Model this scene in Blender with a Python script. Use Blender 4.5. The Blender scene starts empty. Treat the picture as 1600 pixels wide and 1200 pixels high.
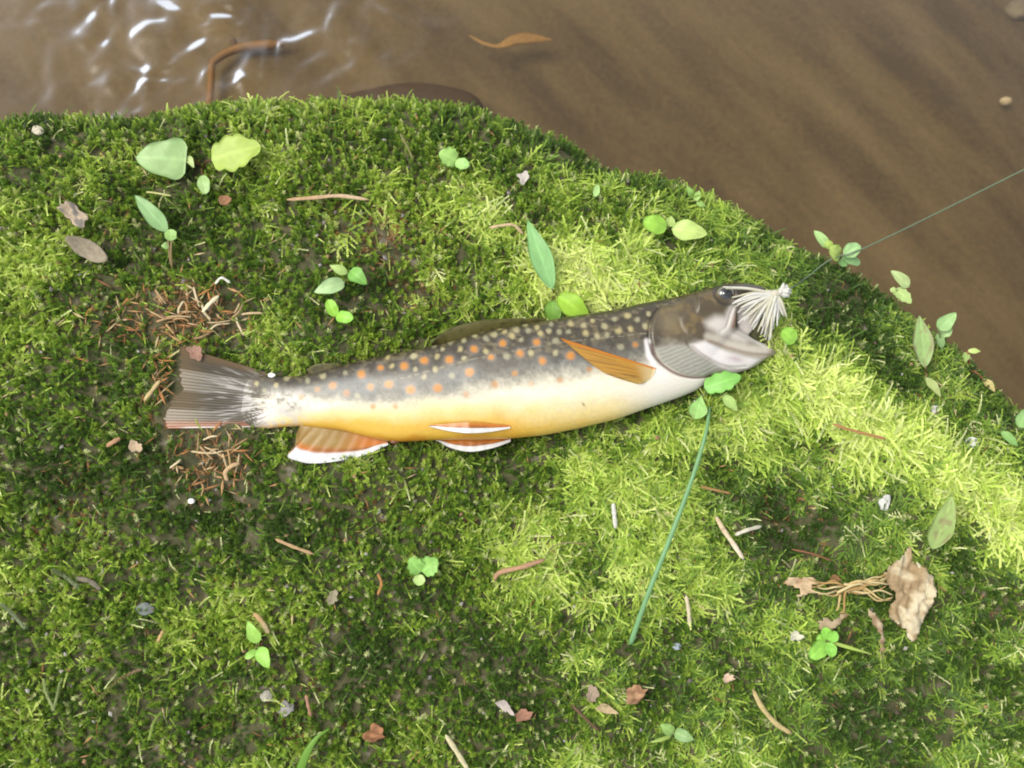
import bpy, math, random
import numpy as np
from mathutils import Vector, Matrix

# ------------------------------------------------------------------ camera, sky, sun, exposure
scene = bpy.context.scene
W, H = 1600.0, 1200.0
HFOV = math.radians(50.0)
FPX = (W / 2) / math.tan(HFOV / 2)
PITCH = math.radians(72.0)
DIST = 0.39
VD = np.array([0.0, math.cos(PITCH), -math.sin(PITCH)])      # view direction
VU = np.array([0.0, math.sin(PITCH), math.cos(PITCH)])       # picture up
VR = np.array([1.0, 0.0, 0.0])
CAM = -VD * DIST
cd = bpy.data.cameras.new('camera')
cam = bpy.data.objects.new('camera', cd)
scene.collection.objects.link(cam)
cam.matrix_world = Matrix(((1, 0, 0, CAM[0]), (0, VU[1], -VD[1], CAM[1]), (0, VU[2], -VD[2], CAM[2]), (0, 0, 0, 1)))
cd.sensor_width = 36.0
cd.lens = 18.0 / math.tan(HFOV / 2)
cd.clip_start = 0.01
cd.clip_end = 200.0
cd.dof.use_dof = True
cd.dof.focus_distance = 0.385
cd.dof.aperture_fstop = 9.0
scene.camera = cam

SUN_EL, SUN_AZ = math.radians(60.0), math.radians(-92.0)     # azimuth from +Y towards +X
world = bpy.data.worlds.new('World')
scene.world = world
world.use_nodes = True
wn = world.node_tree
bg = wn.nodes['Background']
sky = wn.nodes.new('ShaderNodeTexSky')
sky.sky_type = 'NISHITA'
sky.sun_disc = False
sky.sun_elevation = SUN_EL
sky.sun_rotation = SUN_AZ
sky.air_density = 1.0
sky.dust_density = 1.2
sky.ozone_density = 0.6
hs = wn.nodes.new('ShaderNodeHueSaturation')          # thin overcast: the same sky, greyer
hs.inputs['Saturation'].default_value = 0.22
wn.links.new(sky.outputs['Color'], hs.inputs['Color'])
wn.links.new(hs.outputs['Color'], bg.inputs['Color'])
bg.inputs['Strength'].default_value = 0.12
sd_ = bpy.data.lights.new('sun', 'SUN')
sd_.energy = 1.5
sd_.angle = math.radians(34.0)
sd_.color = (1.0, 0.95, 0.83)
sun = bpy.data.objects.new('sun', sd_)
scene.collection.objects.link(sun)
sdir = Vector((math.sin(SUN_AZ) * math.cos(SUN_EL), math.cos(SUN_AZ) * math.cos(SUN_EL), math.sin(SUN_EL)))
sun.rotation_euler = sdir.to_track_quat('Z', 'Y').to_euler()
sun.location = sdir * 3
vs = scene.view_settings
vs.view_transform = 'Standard'
vs.look = 'None'
vs.exposure = 1.22
vs.gamma = 1.0
vs.use_curve_mapping = False
scene.render.film_transparent = False
scene.cycles.use_denoising = True
scene.cycles.filter_width = 1.9
scene.cycles.max_bounces = 8
scene.cycles.transparent_max_bounces = 16
scene.cycles.caustics_reflective = False
scene.cycles.caustics_refractive = False

rng = np.random.default_rng(7)
random.seed(7)
C = scene.collection

# ------------------------------------------------------------------ helpers
def lin(c):
    c = np.asarray(c, float) / 255.0
    return np.where(c <= 0.04045, c / 12.92, ((c + 0.055) / 1.055) ** 2.4)

GAIN = 1.45
def alb(*c):
    """base colour of a surface that shows as this sRGB value in the photograph's light"""
    return np.clip(lin(c) / GAIN, 0, 0.85)

def sm(a, b, x):
    t = np.clip((np.asarray(x, float) - a) / (b - a), 0, 1)
    return t * t * (3 - 2 * t)

def vnoise(x, y, seed=0):
    x = np.asarray(x, float); y = np.asarray(y, float)
    xi = np.floor(x).astype(np.int64); yi = np.floor(y).astype(np.int64)
    fx = x - xi; fy = y - yi
    fx = fx * fx * (3 - 2 * fx); fy = fy * fy * (3 - 2 * fy)
    def hsh(a, b):
        n = (a * 374761393 + b * 668265263 + seed * 974634777) & 0x7fffffff
        n = ((n ^ (n >> 13)) * 1274126177) & 0x7fffffff
        return ((n ^ (n >> 16)) & 0xffff) / 65535.0
    return (hsh(xi, yi) * (1 - fx) + hsh(xi + 1, yi) * fx) * (1 - fy) + (hsh(xi, yi + 1) * (1 - fx) + hsh(xi + 1, yi + 1) * fx) * fy

def fbm(x, y, seed=0, o=3):
    s = 0; a = 0.5; n = 0
    for i in range(o):
        s = s + a * vnoise(x * 2 ** i, y * 2 ** i, seed + i * 17); n += a; a *= 0.5
    return s / n

def project(p):
    """world points -> photograph pixels"""
    q = np.asarray(p, float) - CAM
    d = q @ VD
    return W / 2 + FPX * (q @ VR) / d, H / 2 - FPX * (q @ VU) / d

def ray(px, py):
    r = VD + VR * ((px - W / 2) / FPX) + VU * ((H / 2 - py) / FPX)
    return r / np.linalg.norm(r)

def plane_hit(px, py, z0, s=0.0):
    """hit of a pixel's ray with the plane z = z0 + s*y"""
    r = ray(px, py)
    t = (z0 + s * CAM[1] - CAM[2]) / (r[2] - s * r[1])
    return CAM + r * t

def tag(o, label=None, cat=None, group=None, kind=None):
    if label: o['label'] = label
    if cat: o['category'] = cat
    if group: o['group'] = group
    if kind: o['kind'] = kind
    return o

def empty(name, loc=(0, 0, 0)):
    o = bpy.data.objects.new(name, None)
    o.empty_display_size = 0.01
    C.objects.link(o)
    o.location = loc
    return o

def mk(name, verts, faces, mat, parent=None, cols=None, smooth=True, attrs=None):
    """one mesh object; verts are world points unless the parent carries its own local space"""
    v = np.asarray(verts, float)
    if parent is not None and not parent.get('_local'):
        v = v - np.array(parent.location)
    me = bpy.data.meshes.new(name)
    me.from_pydata(v.tolist(), [], faces if isinstance(faces, list) else faces.tolist())
    if cols is not None:
        a = me.color_attributes.new('Col', 'FLOAT_COLOR', 'POINT')
        c4 = np.ones((len(v), 4), np.float32); c4[:, :3] = cols
        a.data.foreach_set('color', c4.ravel())
    for k, val in (attrs or {}).items():
        a = me.attributes.new(k, 'FLOAT', 'POINT'); a.data.foreach_set('value', np.asarray(val, np.float32))
    if smooth:
        me.polygons.foreach_set('use_smooth', [True] * len(me.polygons))
    me.update()
    if mat is not None: me.materials.append(mat)
    o = bpy.data.objects.new(name, me)
    C.objects.link(o)
    if parent is not None: o.parent = parent
    return o

def grid_faces(n, m, off=0, close=False):
    f = []
    for i in range(n - 1):
        for j in range(m if close else m - 1):
            a = off + i * m + j; b = off + i * m + (j + 1) % m
            f.append((a, b, b + m, a + m))
    return f

def catmull(pts, n):
    p = np.asarray(pts, float)
    if len(p) < 3:
        t = np.linspace(0, 1, n)[:, None]
        return p[0] * (1 - t) + p[-1] * t
    seg = np.r_[0, np.cumsum(np.linalg.norm(np.diff(p, axis=0), axis=1))]
    t = np.linspace(0, seg[-1], n)
    q = np.vstack([2 * p[0] - p[1], p, 2 * p[-1] - p[-2]])
    i = np.clip(np.searchsorted(seg, t, side='right') - 1, 0, len(p) - 2)
    u = ((t - seg[i]) / (seg[i + 1] - seg[i]))[:, None]
    a, b, c, d = q[i], q[i + 1], q[i + 2], q[i + 3]
    return 0.5 * (2 * b + (c - a) * u + (2 * a - 5 * b + 4 * c - d) * u * u + (-a + 3 * b - 3 * c + d) * u ** 3)

def tube(path, radius, sides=6, flat=1.0, up=(0, 0, 1)):
    """closed tapered tube along a path; radius is a number or one per point"""
    p = np.asarray(path, float); n = len(p)
    r = np.broadcast_to(np.asarray(radius, float), (n,))
    tg = np.gradient(p, axis=0); tg /= np.linalg.norm(tg, axis=1)[:, None] + 1e-12
    up = np.asarray(up, float)
    sx = np.cross(tg, up); sx /= np.linalg.norm(sx, axis=1)[:, None] + 1e-9
    nz = np.cross(sx, tg)
    vs_ = []
    for k in range(sides):
        a = 2 * math.pi * k / sides
        vs_.append(p + sx * (r * math.cos(a))[:, None] + nz * (r * flat * math.sin(a))[:, None])
    v = np.stack(vs_, 1).reshape(-1, 3)
    f = grid_faces(n, sides, close=True)
    f.append(tuple(range(sides - 1, -1, -1)))
    f.append(tuple(range((n - 1) * sides, n * sides)))
    return v, f

def thick_sheet(top, nrm, th, n, m):
    """a grid sheet (n x m) given a thickness and closed round its edge"""
    v = np.vstack([top, top - nrm * th])
    f = grid_faces(n, m)
    off = n * m
    f += [tuple(reversed([x + off for x in q])) for q in grid_faces(n, m)]
    rim = [i * m for i in range(n)] + [(n - 1) * m + j for j in range(1, m)] + [i * m + m - 1 for i in range(n - 2, -1, -1)] + [j for j in range(m - 2, 0, -1)]
    for a, b in zip(rim, rim[1:] + rim[:1]):
        f.append((a, a + off, b + off, b))
    return v, f

def grid_normals(g):
    du = np.gradient(g, axis=0); dv = np.gradient(g, axis=1)
    nn = np.cross(du, dv); nn /= np.linalg.norm(nn, axis=2)[..., None] + 1e-12
    if nn[..., 2].mean() < 0: nn = -nn
    return nn

# ------------------------------------------------------------------ materials
def new_mat(name):
    m = bpy.data.materials.new(name); m.use_nodes = True
    nt = m.node_tree
    return m, nt, nt.nodes, nt.links, nt.nodes['Principled BSDF']

def add_bump(nt, bsdf, scale, strength, dist=0.0005, detail=4, tex='noise'):
    N, L = nt.nodes, nt.links
    tc = N.new('ShaderNodeTexCoord')
    t = N.new('ShaderNodeTexNoise' if tex == 'noise' else 'ShaderNodeTexVoronoi')
    t.inputs['Scale'].default_value = scale
    if tex == 'noise': t.inputs['Detail'].default_value = detail
    b = N.new('ShaderNodeBump'); b.inputs['Strength'].default_value = strength; b.inputs['Distance'].default_value = dist
    L.new(tc.outputs['Object'], t.inputs['Vector'])
    L.new(t.outputs[0], b.inputs['Height'])
    L.new(b.outputs['Normal'], bsdf.inputs['Normal'])
    return t

def vcol_mat(name, rough=0.5, spec=0.4, translucent=0.0, coat=0.0, bump=None, vary=0.15, vscale=900, alpha=1.0):
    """base colour from the mesh's own colour attribute, broken up by fine noise"""
    m, nt, N, L, b = new_mat(name)
    at = N.new('ShaderNodeAttribute'); at.attribute_name = 'Col'
    tc = N.new('ShaderNodeTexCoord')
    no = N.new('ShaderNodeTexNoise'); no.inputs['Scale'].default_value = vscale; no.inputs['Detail'].default_value = 5
    mr = N.new('ShaderNodeMapRange'); mr.inputs['To Min'].default_value = 1 - vary; mr.inputs['To Max'].default_value = 1 + vary
    mx = N.new('ShaderNodeVectorMath'); mx.operation = 'SCALE'
    L.new(tc.outputs['Object'], no.inputs['Vector']); L.new(no.outputs[0], mr.inputs['Value'])
    L.new(at.outputs['Color'], mx.inputs[0]); L.new(mr.outputs[0], mx.inputs['Scale'])
    L.new(mx.outputs[0], b.inputs['Base Color'])
    b.inputs['Roughness'].default_value = rough
    b.inputs['Specular IOR Level'].default_value = spec
    b.inputs['Coat Weight'].default_value = coat
    b.inputs['Coat Roughness'].default_value = 0.25
    b.inputs['Alpha'].default_value = alpha
    if bump: add_bump(nt, b, *bump)
    if translucent:
        tr = N.new('ShaderNodeBsdfTranslucent'); ms = N.new('ShaderNodeMixShader')
        ms.inputs[0].default_value = translucent
        L.new(mx.outputs[0], tr.inputs['Color'])
        L.new(b.outputs[0], ms.inputs[1]); L.new(tr.outputs[0], ms.inputs[2])
        L.new(ms.outputs[0], N['Material Output'].inputs['Surface'])
    return m

M_FISH = vcol_mat('trout_skin', 0.42, 0.45, coat=0.22, bump=(1500, 0.12, 0.0003), vary=0.10, vscale=1300)
M_FIN = vcol_mat('fin_membrane', 0.3, 0.5, translucent=0.25, coat=0.3, vary=0.12, vscale=1500)
M_LEAF = vcol_mat('leaf_tissue', 0.42, 0.4, translucent=0.3, bump=(1400, 0.25, 0.0003), vary=0.10, vscale=500)
M_DRY = vcol_mat('dry_plant_matter', 0.75, 0.2, bump=(1800, 0.5, 0.0004), vary=0.28, vscale=900)
M_STONE = vcol_mat('stone', 0.6, 0.4, bump=(900, 0.6, 0.0006), vary=0.25, vscale=500)
M_FLUFF = vcol_mat('white_feather', 0.7, 0.3, translucent=0.3, vary=0.06)
M_WET = vcol_mat('wet_wood', 0.5, 0.4, bump=(900, 0.4, 0.0005), vary=0.25, vscale=400)

# ------------------------------------------------------------------ rock bank
SLOPE = 0.20
EDGE_PX = [(-2600, 330), (-1200, 245), (-400, 215), (0, 207), (180, 196), (330, 180), (470, 176), (620, 176), (750, 194), (850, 224), (950, 266),
           (1060, 297), (1200, 347), (1320, 405), (1420, 470), (1520, 545), (1600, 622), (1700, 730), (1850, 1000), (2050, 1400), (2400, 2100)]
EDGE = np.array([plane_hit(x, y, -0.016, SLOPE)[:2] for x, y in EDGE_PX])

def poly_dist(x, y, P, signed=True):
    x = np.asarray(x, float); y = np.asarray(y, float)
    best = np.full(x.shape, 1e9); sg = np.ones(x.shape)
    for a, b in zip(P[:-1], P[1:]):
        e = b - a; L2 = e @ e
        t = np.clip(((x - a[0]) * e[0] + (y - a[1]) * e[1]) / L2, 0, 1)
        dx = x - a[0] - t * e[0]; dy = y - a[1] - t * e[1]
        d = np.hypot(dx, dy)
        c = e[0] * (y - a[1]) - e[1] * (x - a[0])
        up = d < best
        best = np.where(up, d, best); sg = np.where(up, np.where(c > 0, -1.0, 1.0), sg)
    return best * sg if signed else best

RIDGE = np.array([plane_hit(x, y, 0.0, SLOPE)[:2] for x, y in [(1130, 470), (1200, 520), (1270, 590), (1360, 660), (1460, 730), (1570, 800), (1700, 900)]])
def gauss(x, y, px, py, rpx, z=0.0):
    c = plane_hit(px, py, z, SLOPE); r = rpx * DIST / FPX
    return np.exp(-((x - c[0]) ** 2 + (y - c[1]) ** 2) / (2 * r * r))

Z_WATER, Z_BED = -0.046, -0.066
def ground_h(x, y):
    x = np.asarray(x, float); y = np.asarray(y, float)
    d = poly_dist(x, y, EDGE)
    d = d + 0.010 * (fbm(x * 28, y * 28, 5, 2) - 0.5)
    right = sm(0.02, 0.15, x)
    w = 0.034 + 0.030 * right
    R = 0.020 + 0.014 * right
    base = SLOPE * np.clip(y, -0.5, 0.3) + np.where(y < -0.5, 0.02 * (y + 0.5), 0.0)
    base = base + 0.011 * (fbm(x * 15 + 3, y * 15, 2, 3) - 0.5) + 0.005 * (fbm(x * 60, y * 60, 9, 2) - 0.5)
    base = base + 0.006 * np.exp(-(poly_dist(x, y, RIDGE, False) / 0.011) ** 2)
    base = base + 0.006 * gauss(x, y, 930, 430, 70) - 0.004 * gauss(x, y, 640, 600, 160)
    base = base - 0.005 * gauss(x, y, 1230, 800, 90) - 0.004 * gauss(x, y, 1480, 1000, 110) - 0.003 * gauss(x, y, 600, 1050, 120)
    s = np.clip(d / w, 0, 1)
    drop = R * (1 - np.sqrt(np.clip(1 - (1 - s) ** 2, 0, 1)))
    h = base - drop + np.where(d < 0, 3.0 * d, 0)
    return np.maximum(h, Z_BED - 0.02)

def ground_n(x, y, e=0.0008):
    gx = (ground_h(x + e, y) - ground_h(x - e, y)) / (2 * e)
    gy = (ground_h(x, y + e) - ground_h(x, y - e)) / (2 * e)
    n = np.stack([-gx, -gy, np.ones_like(gx)], -1)
    return n / np.linalg.norm(n, axis=-1)[..., None]

def ground_hit(px, py):
    r = ray(px, py)
    ts = np.linspace(0.25, 0.8, 1200)
    p = CAM + r * ts[:, None]
    g = p[:, 2] - ground_h(p[:, 0], p[:, 1])
    i = int(np.argmax(g < 0)) or len(ts) - 1
    t = ts[i - 1] + (ts[i] - ts[i - 1]) * g[i - 1] / (g[i - 1] - g[i] + 1e-12)
    return CAM + r * t

def gp(px, py, lift_mm=3.0):
    """a place on the bank seen at this pixel, lifted by so many millimetres"""
    h = ground_hit(px, py)
    if h[2] < -0.036:                                   # just past the rim: keep the rim's distance
        for k in range(1, 40):
            h2 = ground_hit(px - 1.5 * k, py + 2.5 * k)
            if h2[2] > -0.034:
                h = CAM + ray(px, py) * np.linalg.norm(h2 - CAM); break
    return h - ray(px, py) * lift_mm * 0.001

def wp(px, py, z):
    return plane_hit(px, py, z)

PXM = DIST / FPX          # metres per photograph pixel at the bank

def warp_axis(lo, hi, step, far, n=14):
    mid = np.arange(lo, hi + step / 2, step)
    g = np.geomspace(step * 2, far, n)
    return np.r_[(lo - g)[::-1], mid, hi + g]

gx = warp_axis(-0.30, 0.36, 0.0025, 12.0); gy = warp_axis(-0.24, 0.22, 0.0025, 12.0)
X, Y = np.meshgrid(gx, gy, indexing='ij')
Z = ground_h(X, Y)
m, nt, N, L, b = new_mat('bank_soil')
tc = N.new('ShaderNodeTexCoord'); n1 = N.new('ShaderNodeTexNoise'); n1.inputs['Scale'].default_value = 260; n1.inputs['Detail'].default_value = 8
rp = N.new('ShaderNodeValToRGB')
for pos, c in ((0.3, (0.030, 0.030, 0.010)), (0.5, (0.055, 0.055, 0.018)), (0.62, (0.085, 0.074, 0.034)), (0.74, (0.16, 0.14, 0.11))):
    e = rp.color_ramp.elements.new(pos); e.color = (*c, 1)
rp.color_ramp.elements.remove(rp.color_ramp.elements[0]); rp.color_ramp.elements.remove(rp.color_ramp.elements[-1])
L.new(tc.outputs['Object'], n1.inputs['Vector']); L.new(n1.outputs[0], rp.inputs[0]); L.new(rp.outputs[0], b.inputs['Base Color'])
b.inputs['Roughness'].default_value = 0.85
add_bump(nt, b, 700, 0.8, 0.001)
bank = mk('rock_bank', np.stack([X, Y, Z], -1).reshape(-1, 3), grid_faces(len(gx), len(gy)), m)
tag(bank, kind='structure')

# ------------------------------------------------------------------ stream bed and water
bx = warp_axis(-0.45, 0.5, 0.006, 40.0, 12); by = warp_axis(-0.2, 0.6, 0.006, 40.0, 12)
X, Y = np.meshgrid(bx, by, indexing='ij')
near = np.exp(-((X / 0.9) ** 2 + (Y / 0.9) ** 2))
Z = Z_BED + near * (0.010 * (fbm(X * 22 + Y * 9, Y * 14 - X * 8, 31, 4) - 0.5)) - 0.012 * sm(-0.10, -0.28, X) * near - 0.014 * sm(0.17, 0.30, X) * near
m, nt, N, L, b = new_mat('stream_silt')
tc = N.new('ShaderNodeTexCoord')
mp = N.new('ShaderNodeMapping'); mp.inputs['Scale'].default_value = (9, 40, 20)
mq = N.new('ShaderNodeMapping'); mq.inputs['Rotation'].default_value = (0, 0, math.radians(50))
n1 = N.new('ShaderNodeTexNoise'); n1.inputs['Scale'].default_value = 1.0; n1.inputs['Detail'].default_value = 6; n1.inputs['Roughness'].default_value = 0.55
n2 = N.new('ShaderNodeTexNoise'); n2.inputs['Scale'].default_value = 420; n2.inputs['Detail'].default_value = 6
n3 = N.new('ShaderNodeTexNoise'); n3.inputs['Scale'].default_value = 6; n3.inputs['Detail'].default_value = 2
L.new(tc.outputs['Object'], mq.inputs['Vector']); L.new(mq.outputs[0], mp.inputs['Vector']); L.new(mp.outputs[0], n1.inputs['Vector'])
L.new(tc.outputs['Object'], n2.inputs['Vector']); L.new(tc.outputs['Object'], n3.inputs['Vector'])
ma = N.new('ShaderNodeMath'); ma.operation = 'MULTIPLY_ADD'; ma.inputs[1].default_value = 0.30
L.new(n2.outputs[0], ma.inputs[0]); L.new(n1.outputs[0], ma.inputs[2])
mb = N.new('ShaderNodeMath'); mb.operation = 'MULTIPLY_ADD'; mb.inputs[1].default_value = 0.35
L.new(n3.outputs[0], mb.inputs[0]); L.new(ma.outputs[0], mb.inputs[2])
rp = N.new('ShaderNodeValToRGB')
rp.color_ramp.elements[0].position = 0.60; rp.color_ramp.elements[0].color = (0.058, 0.040, 0.018, 1)
rp.color_ramp.elements[1].position = 1.0; rp.color_ramp.elements[1].color = (0.148, 0.108, 0.055, 1)
L.new(mb.outputs[0], rp.inputs[0]); L.new(rp.outputs[0], b.inputs['Base Color'])
b.inputs['Roughness'].default_value = 0.8
add_bump(nt, b, 300, 0.4, 0.001)
bed = mk('stream_bed', np.stack([X, Y, Z], -1).reshape(-1, 3), grid_faces(len(bx), len(by)), m)
tag(bed, kind='structure')

wx = warp_axis(-0.36, 0.40, 0.0016, 40.0, 12); wy = warp_axis(-0.12, 0.36, 0.0016, 40.0, 12)
X, Y = np.meshgrid(wx, wy, indexing='ij')
P3 = np.stack([X, Y, np.full_like(X, Z_WATER)], -1)
U, V = project(P3.reshape(-1, 3)); U = U.reshape(X.shape); V = V.reshape(X.shape)
near = np.exp(-((X / 0.6) ** 4 + (Y / 0.6) ** 4))
riff = np.exp(-(((X + 0.125) / 0.085) ** 4 + ((Y - 0.172) / 0.045) ** 4))       # a riffle off the rock's upstream corner
wxp = X + 0.020 * (fbm(X * 40, Y * 40, 41, 2) - 0.5); wyp = Y + 0.020 * (fbm(X * 40, Y * 40, 43, 2) - 0.5)
rip = fbm(wxp * 105, wyp * 84, 45, 2) - 0.5
slow = fbm(X * 14 + Y * 8, Y * 9 - X * 5, 47, 2) - 0.5
Z = Z_WATER + near * (0.0034 * riff * rip + 0.0012 * slow + 0.0006 * (fbm(X * 45, Y * 30, 49, 2) - 0.5))
m, nt, N, L, b = new_mat('stream_water')
N.remove(b)
tr = N.new('ShaderNodeBsdfTransparent'); tr.inputs['Color'].default_value = (0.86, 0.80, 0.68, 1)
gl = N.new('ShaderNodeBsdfGlossy'); gl.inputs['Roughness'].default_value = 0.22
fr = N.new('ShaderNodeFresnel'); fr.inputs['IOR'].default_value = 1.333
mx = N.new('ShaderNodeMixShader')
L.new(fr.outputs[0], mx.inputs[0]); L.new(tr.outputs[0], mx.inputs[1]); L.new(gl.outputs[0], mx.inputs[2])
L.new(mx.outputs[0], N['Material Output'].inputs['Surface'])
water = mk('water', np.stack([X, Y, Z], -1).reshape(-1, 3), grid_faces(len(wx), len(wy)), m)
tag(water, kind='structure')

# ------------------------------------------------------------------ the trout
FO = (730.0, 600.0)                     # picture point the trout's own frame is centred on
_g = ground_hit(*FO)
FDEPTH = float((_g - CAM) @ VD) - 0.0125
FK = FDEPTH / FPX                       # metres per outline unit
F_ORIGIN = CAM + (VD + VR * ((FO[0] - W / 2) / FPX) + VU * ((H / 2 - FO[1]) / FPX)) * FDEPTH
trout = empty('trout', F_ORIGIN)
trout.rotation_euler = Matrix(((1, 0, 0), (0, VU[1], -VD[1]), (0, VU[2], -VD[2]))).to_euler()
trout['_local'] = 1
tag(trout, 'spotted brook trout lying on its side on the moss with its mouth open', 'fish')

def fl(p):
    """outline units (picture x, picture y, height) -> the trout's own space in metres"""
    p = np.asarray(p, float)
    q = np.empty(p.shape[:-1] + (3,))
    q[..., 0] = (p[..., 0] - FO[0]) * FK; q[..., 1] = (FO[1] - p[..., 1]) * FK; q[..., 2] = p[..., 2] * FK
    return q

def fworld(px, py, z=0.0):
    q = fl(np.array([px, py, z]))
    return F_ORIGIN + VR * q[0] + VU * q[1] - VD * q[2]

TOP = np.array([(330, 596), (360, 590), (388, 587), (422, 586), (459, 588), (500, 578), (525, 572), (577, 559), (649, 545), (700, 535), (740, 522), (790, 511), (852, 501), (877, 496),
                (952, 485), (980, 479), (1020, 470), (1060, 463), (1100, 452), (1130, 444), (1160, 441), (1190, 446), (1199, 453)], float)
BOT = np.array([(330, 660), (360, 666), (388, 670), (412, 672), (430, 669), (465, 667), (531, 673), (564, 682), (600, 690), (627, 691), (677, 688), (735, 688), (795, 686), (852, 680),
                (902, 670), (965, 655), (1006, 640), (1060, 622), (1092, 609), (1110, 592), (1130, 560), (1147, 530)], float)
THK = np.array([(330, 0.8), (362, 1.5), (388, 9), (422, 18), (470, 23), (550, 31), (650, 41), (750, 47), (850, 50), (950, 49), (1010, 47), (1060, 44), (1100, 39), (1130, 31), (1147, 20)], float)
ftop = lambda x: np.interp(x, TOP[:, 0], TOP[:, 1])
fbot = lambda x: np.interp(x, BOT[:, 0], BOT[:, 1])
fthk = lambda x: np.interp(x, THK[:, 0], THK[:, 1])
fzc = lambda x: -(50 - fthk(np.clip(x, 388, 1060))) * 0.78

def smooth1(a, n):
    for _ in range(n):
        a[1:-1] = 0.25 * a[:-2] + 0.5 * a[1:-1] + 0.25 * a[2:]
    return a

def loft(xs, top, bot, th, zc, ns=40, ex=2.15):
    rings = []
    for x, t, b_, h, z in zip(xs, top, bot, th, zc):
        a = np.linspace(0, 2 * math.pi, ns, endpoint=False)
        c, s = np.cos(a), np.sin(a)
        cy = np.sign(c) * np.abs(c) ** (2 / ex); sz = np.sign(s) * np.abs(s) ** (2 / ex)
        rings.append(np.stack([np.full(ns, x), (t + b_) / 2 - cy * (b_ - t) / 2, z + sz * h], -1))
    v = np.vstack(rings); n = len(xs)
    f = grid_faces(n, ns, close=True)
    f.append(tuple(range(ns - 1, -1, -1))); f.append(tuple(range((n - 1) * ns, n * ns)))
    return v, f

parts = []
xs = np.linspace(330, 1147, 158)
parts.append(loft(xs, smooth1(ftop(xs), 3), smooth1(fbot(xs), 3), smooth1(fthk(xs), 6), smooth1(fzc(xs), 6)))
xs = np.linspace(1085, 1199, 40)                     # snout and upper jaw
parts.append(loft(xs, smooth1(ftop(xs), 2),
                  np.interp(xs, [1085, 1125, 1138, 1146, 1152, 1162, 1178, 1192, 1199], [518, 517, 513, 498, 482, 475, 468, 462, 457]),
                  np.interp(xs, [1085, 1120, 1150, 1175, 1192, 1199], [38, 33, 25, 18, 12, 6]), np.full(40, -6.0)))
xs = np.linspace(1082, 1214, 40)                     # lower jaw
parts.append(loft(xs, np.interp(xs, [1082, 1110, 1138, 1152, 1166, 1180, 1200, 1211, 1214], [514, 515, 514, 514, 521, 530, 539, 546, 549]),
                  np.interp(xs, [1082, 1110, 1120, 1144, 1170, 1188, 1200, 1210, 1214], [602, 592, 591, 585, 578, 568, 559, 555, 552]),
                  np.interp(xs, [1082, 1120, 1150, 1180, 1205, 1214], [40, 32, 25, 17, 9, 4]), np.full(40, -7.0)))
xs = np.linspace(1128, 1190, 16)                     # far cheek seen inside the open mouth
parts.append(loft(xs, np.interp(xs, [1128, 1150, 1175, 1192], [470, 468, 466, 462]), np.interp(xs, [1128, 1150, 1170, 1182, 1192], [525, 525, 526, 512, 480]),
                  np.full(16, 5.0), np.full(16, -9.0)))
vv, ff, off = [], [], 0
for v, f in parts:
    vv.append(v); ff += [tuple(i + off for i in q) for q in f]; off += len(v)
tmp = bpy.data.meshes.new('tmp'); tmp.from_pydata(np.vstack(vv).tolist(), [], ff)
to = bpy.data.objects.new('tmp', tmp); C.objects.link(to)
rm = to.modifiers.new('r', 'REMESH'); rm.mode = 'VOXEL'; rm.voxel_size = 1.7; rm.adaptivity = 0.0
dg = bpy.context.evaluated_depsgraph_get(); dg.update()
ev = to.evaluated_get(dg).to_mesh()
nv = len(ev.vertices); bv = np.empty(nv * 3, np.float32); ev.vertices.foreach_get('co', bv); bv = bv.reshape(-1, 3).astype(float)
nf = len(ev.polygons); ls = np.empty(nf, np.int32); lt = np.empty(nf, np.int32)
ev.polygons.foreach_get('loop_start', ls); ev.polygons.foreach_get('loop_total', lt)
li = np.empty(len(ev.loops), np.int32); ev.loops.foreach_get('vertex_index', li)
quads = li.reshape(-1, 4) if (lt == 4).all() else [tuple(li[s:s + t]) for s, t in zip(ls, lt)]
ne = len(ev.edges); ed = np.empty(ne * 2, np.int32); ev.edges.foreach_get('vertices', ed); ed = ed.reshape(-1, 2)
to.to_mesh_clear() if hasattr(to, 'to_mesh_clear') else None
bpy.data.objects.remove(to); bpy.data.meshes.remove(tmp)
deg = np.bincount(ed.ravel(), minlength=nv)[:, None]
def lap(a, it, lam=0.6):
    for _ in range(it):
        s = np.zeros_like(a)
        np.add.at(s, ed[:, 0], a[ed[:, 1]]); np.add.at(s, ed[:, 1], a[ed[:, 0]])
        a = a + lam * (s / deg - a)
    return a
bv = lap(bv, 6)
BX, BY, BZ = bv[:, 0], bv[:, 1], bv[:, 2]

def seg_d(x, y, pts):
    P = np.asarray(pts, float)
    return poly_dist(x, y, P, False)
def in_poly(x, y, pts):
    P = np.asarray(pts, float); ins = np.zeros(x.shape, bool)
    for (x1, y1), (x2, y2) in zip(P, np.roll(P, -1, 0)):
        c = ((y1 > y) != (y2 > y)) & (x < (x2 - x1) * (y - y1) / (y2 - y1 + 1e-12) + x1)
        ins ^= c
    return ins
def poly_mask(x, y, pts, soft):
    P = np.asarray(pts, float)
    d = poly_dist(x, y, np.vstack([P, P[:1]]), False)
    d = np.where(in_poly(x, y, P), d, -d)
    return sm(-soft, soft, d)
def stroke(x, y, pts, w, soft=None):
    soft = soft or w * 0.5
    return 1 - sm(w - soft, w + soft, seg_d(x, y, pts))
def blob(x, y, cx, cy, rx, ry, ang=0.0, p=2.0):
    a = math.radians(ang); dx, dy = x - cx, y - cy
    u = (dx * math.cos(a) + dy * math.sin(a)) / rx; v = (-dx * math.sin(a) + dy * math.cos(a)) / ry
    return np.exp(-(u * u + v * v) ** (p / 2))

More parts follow.
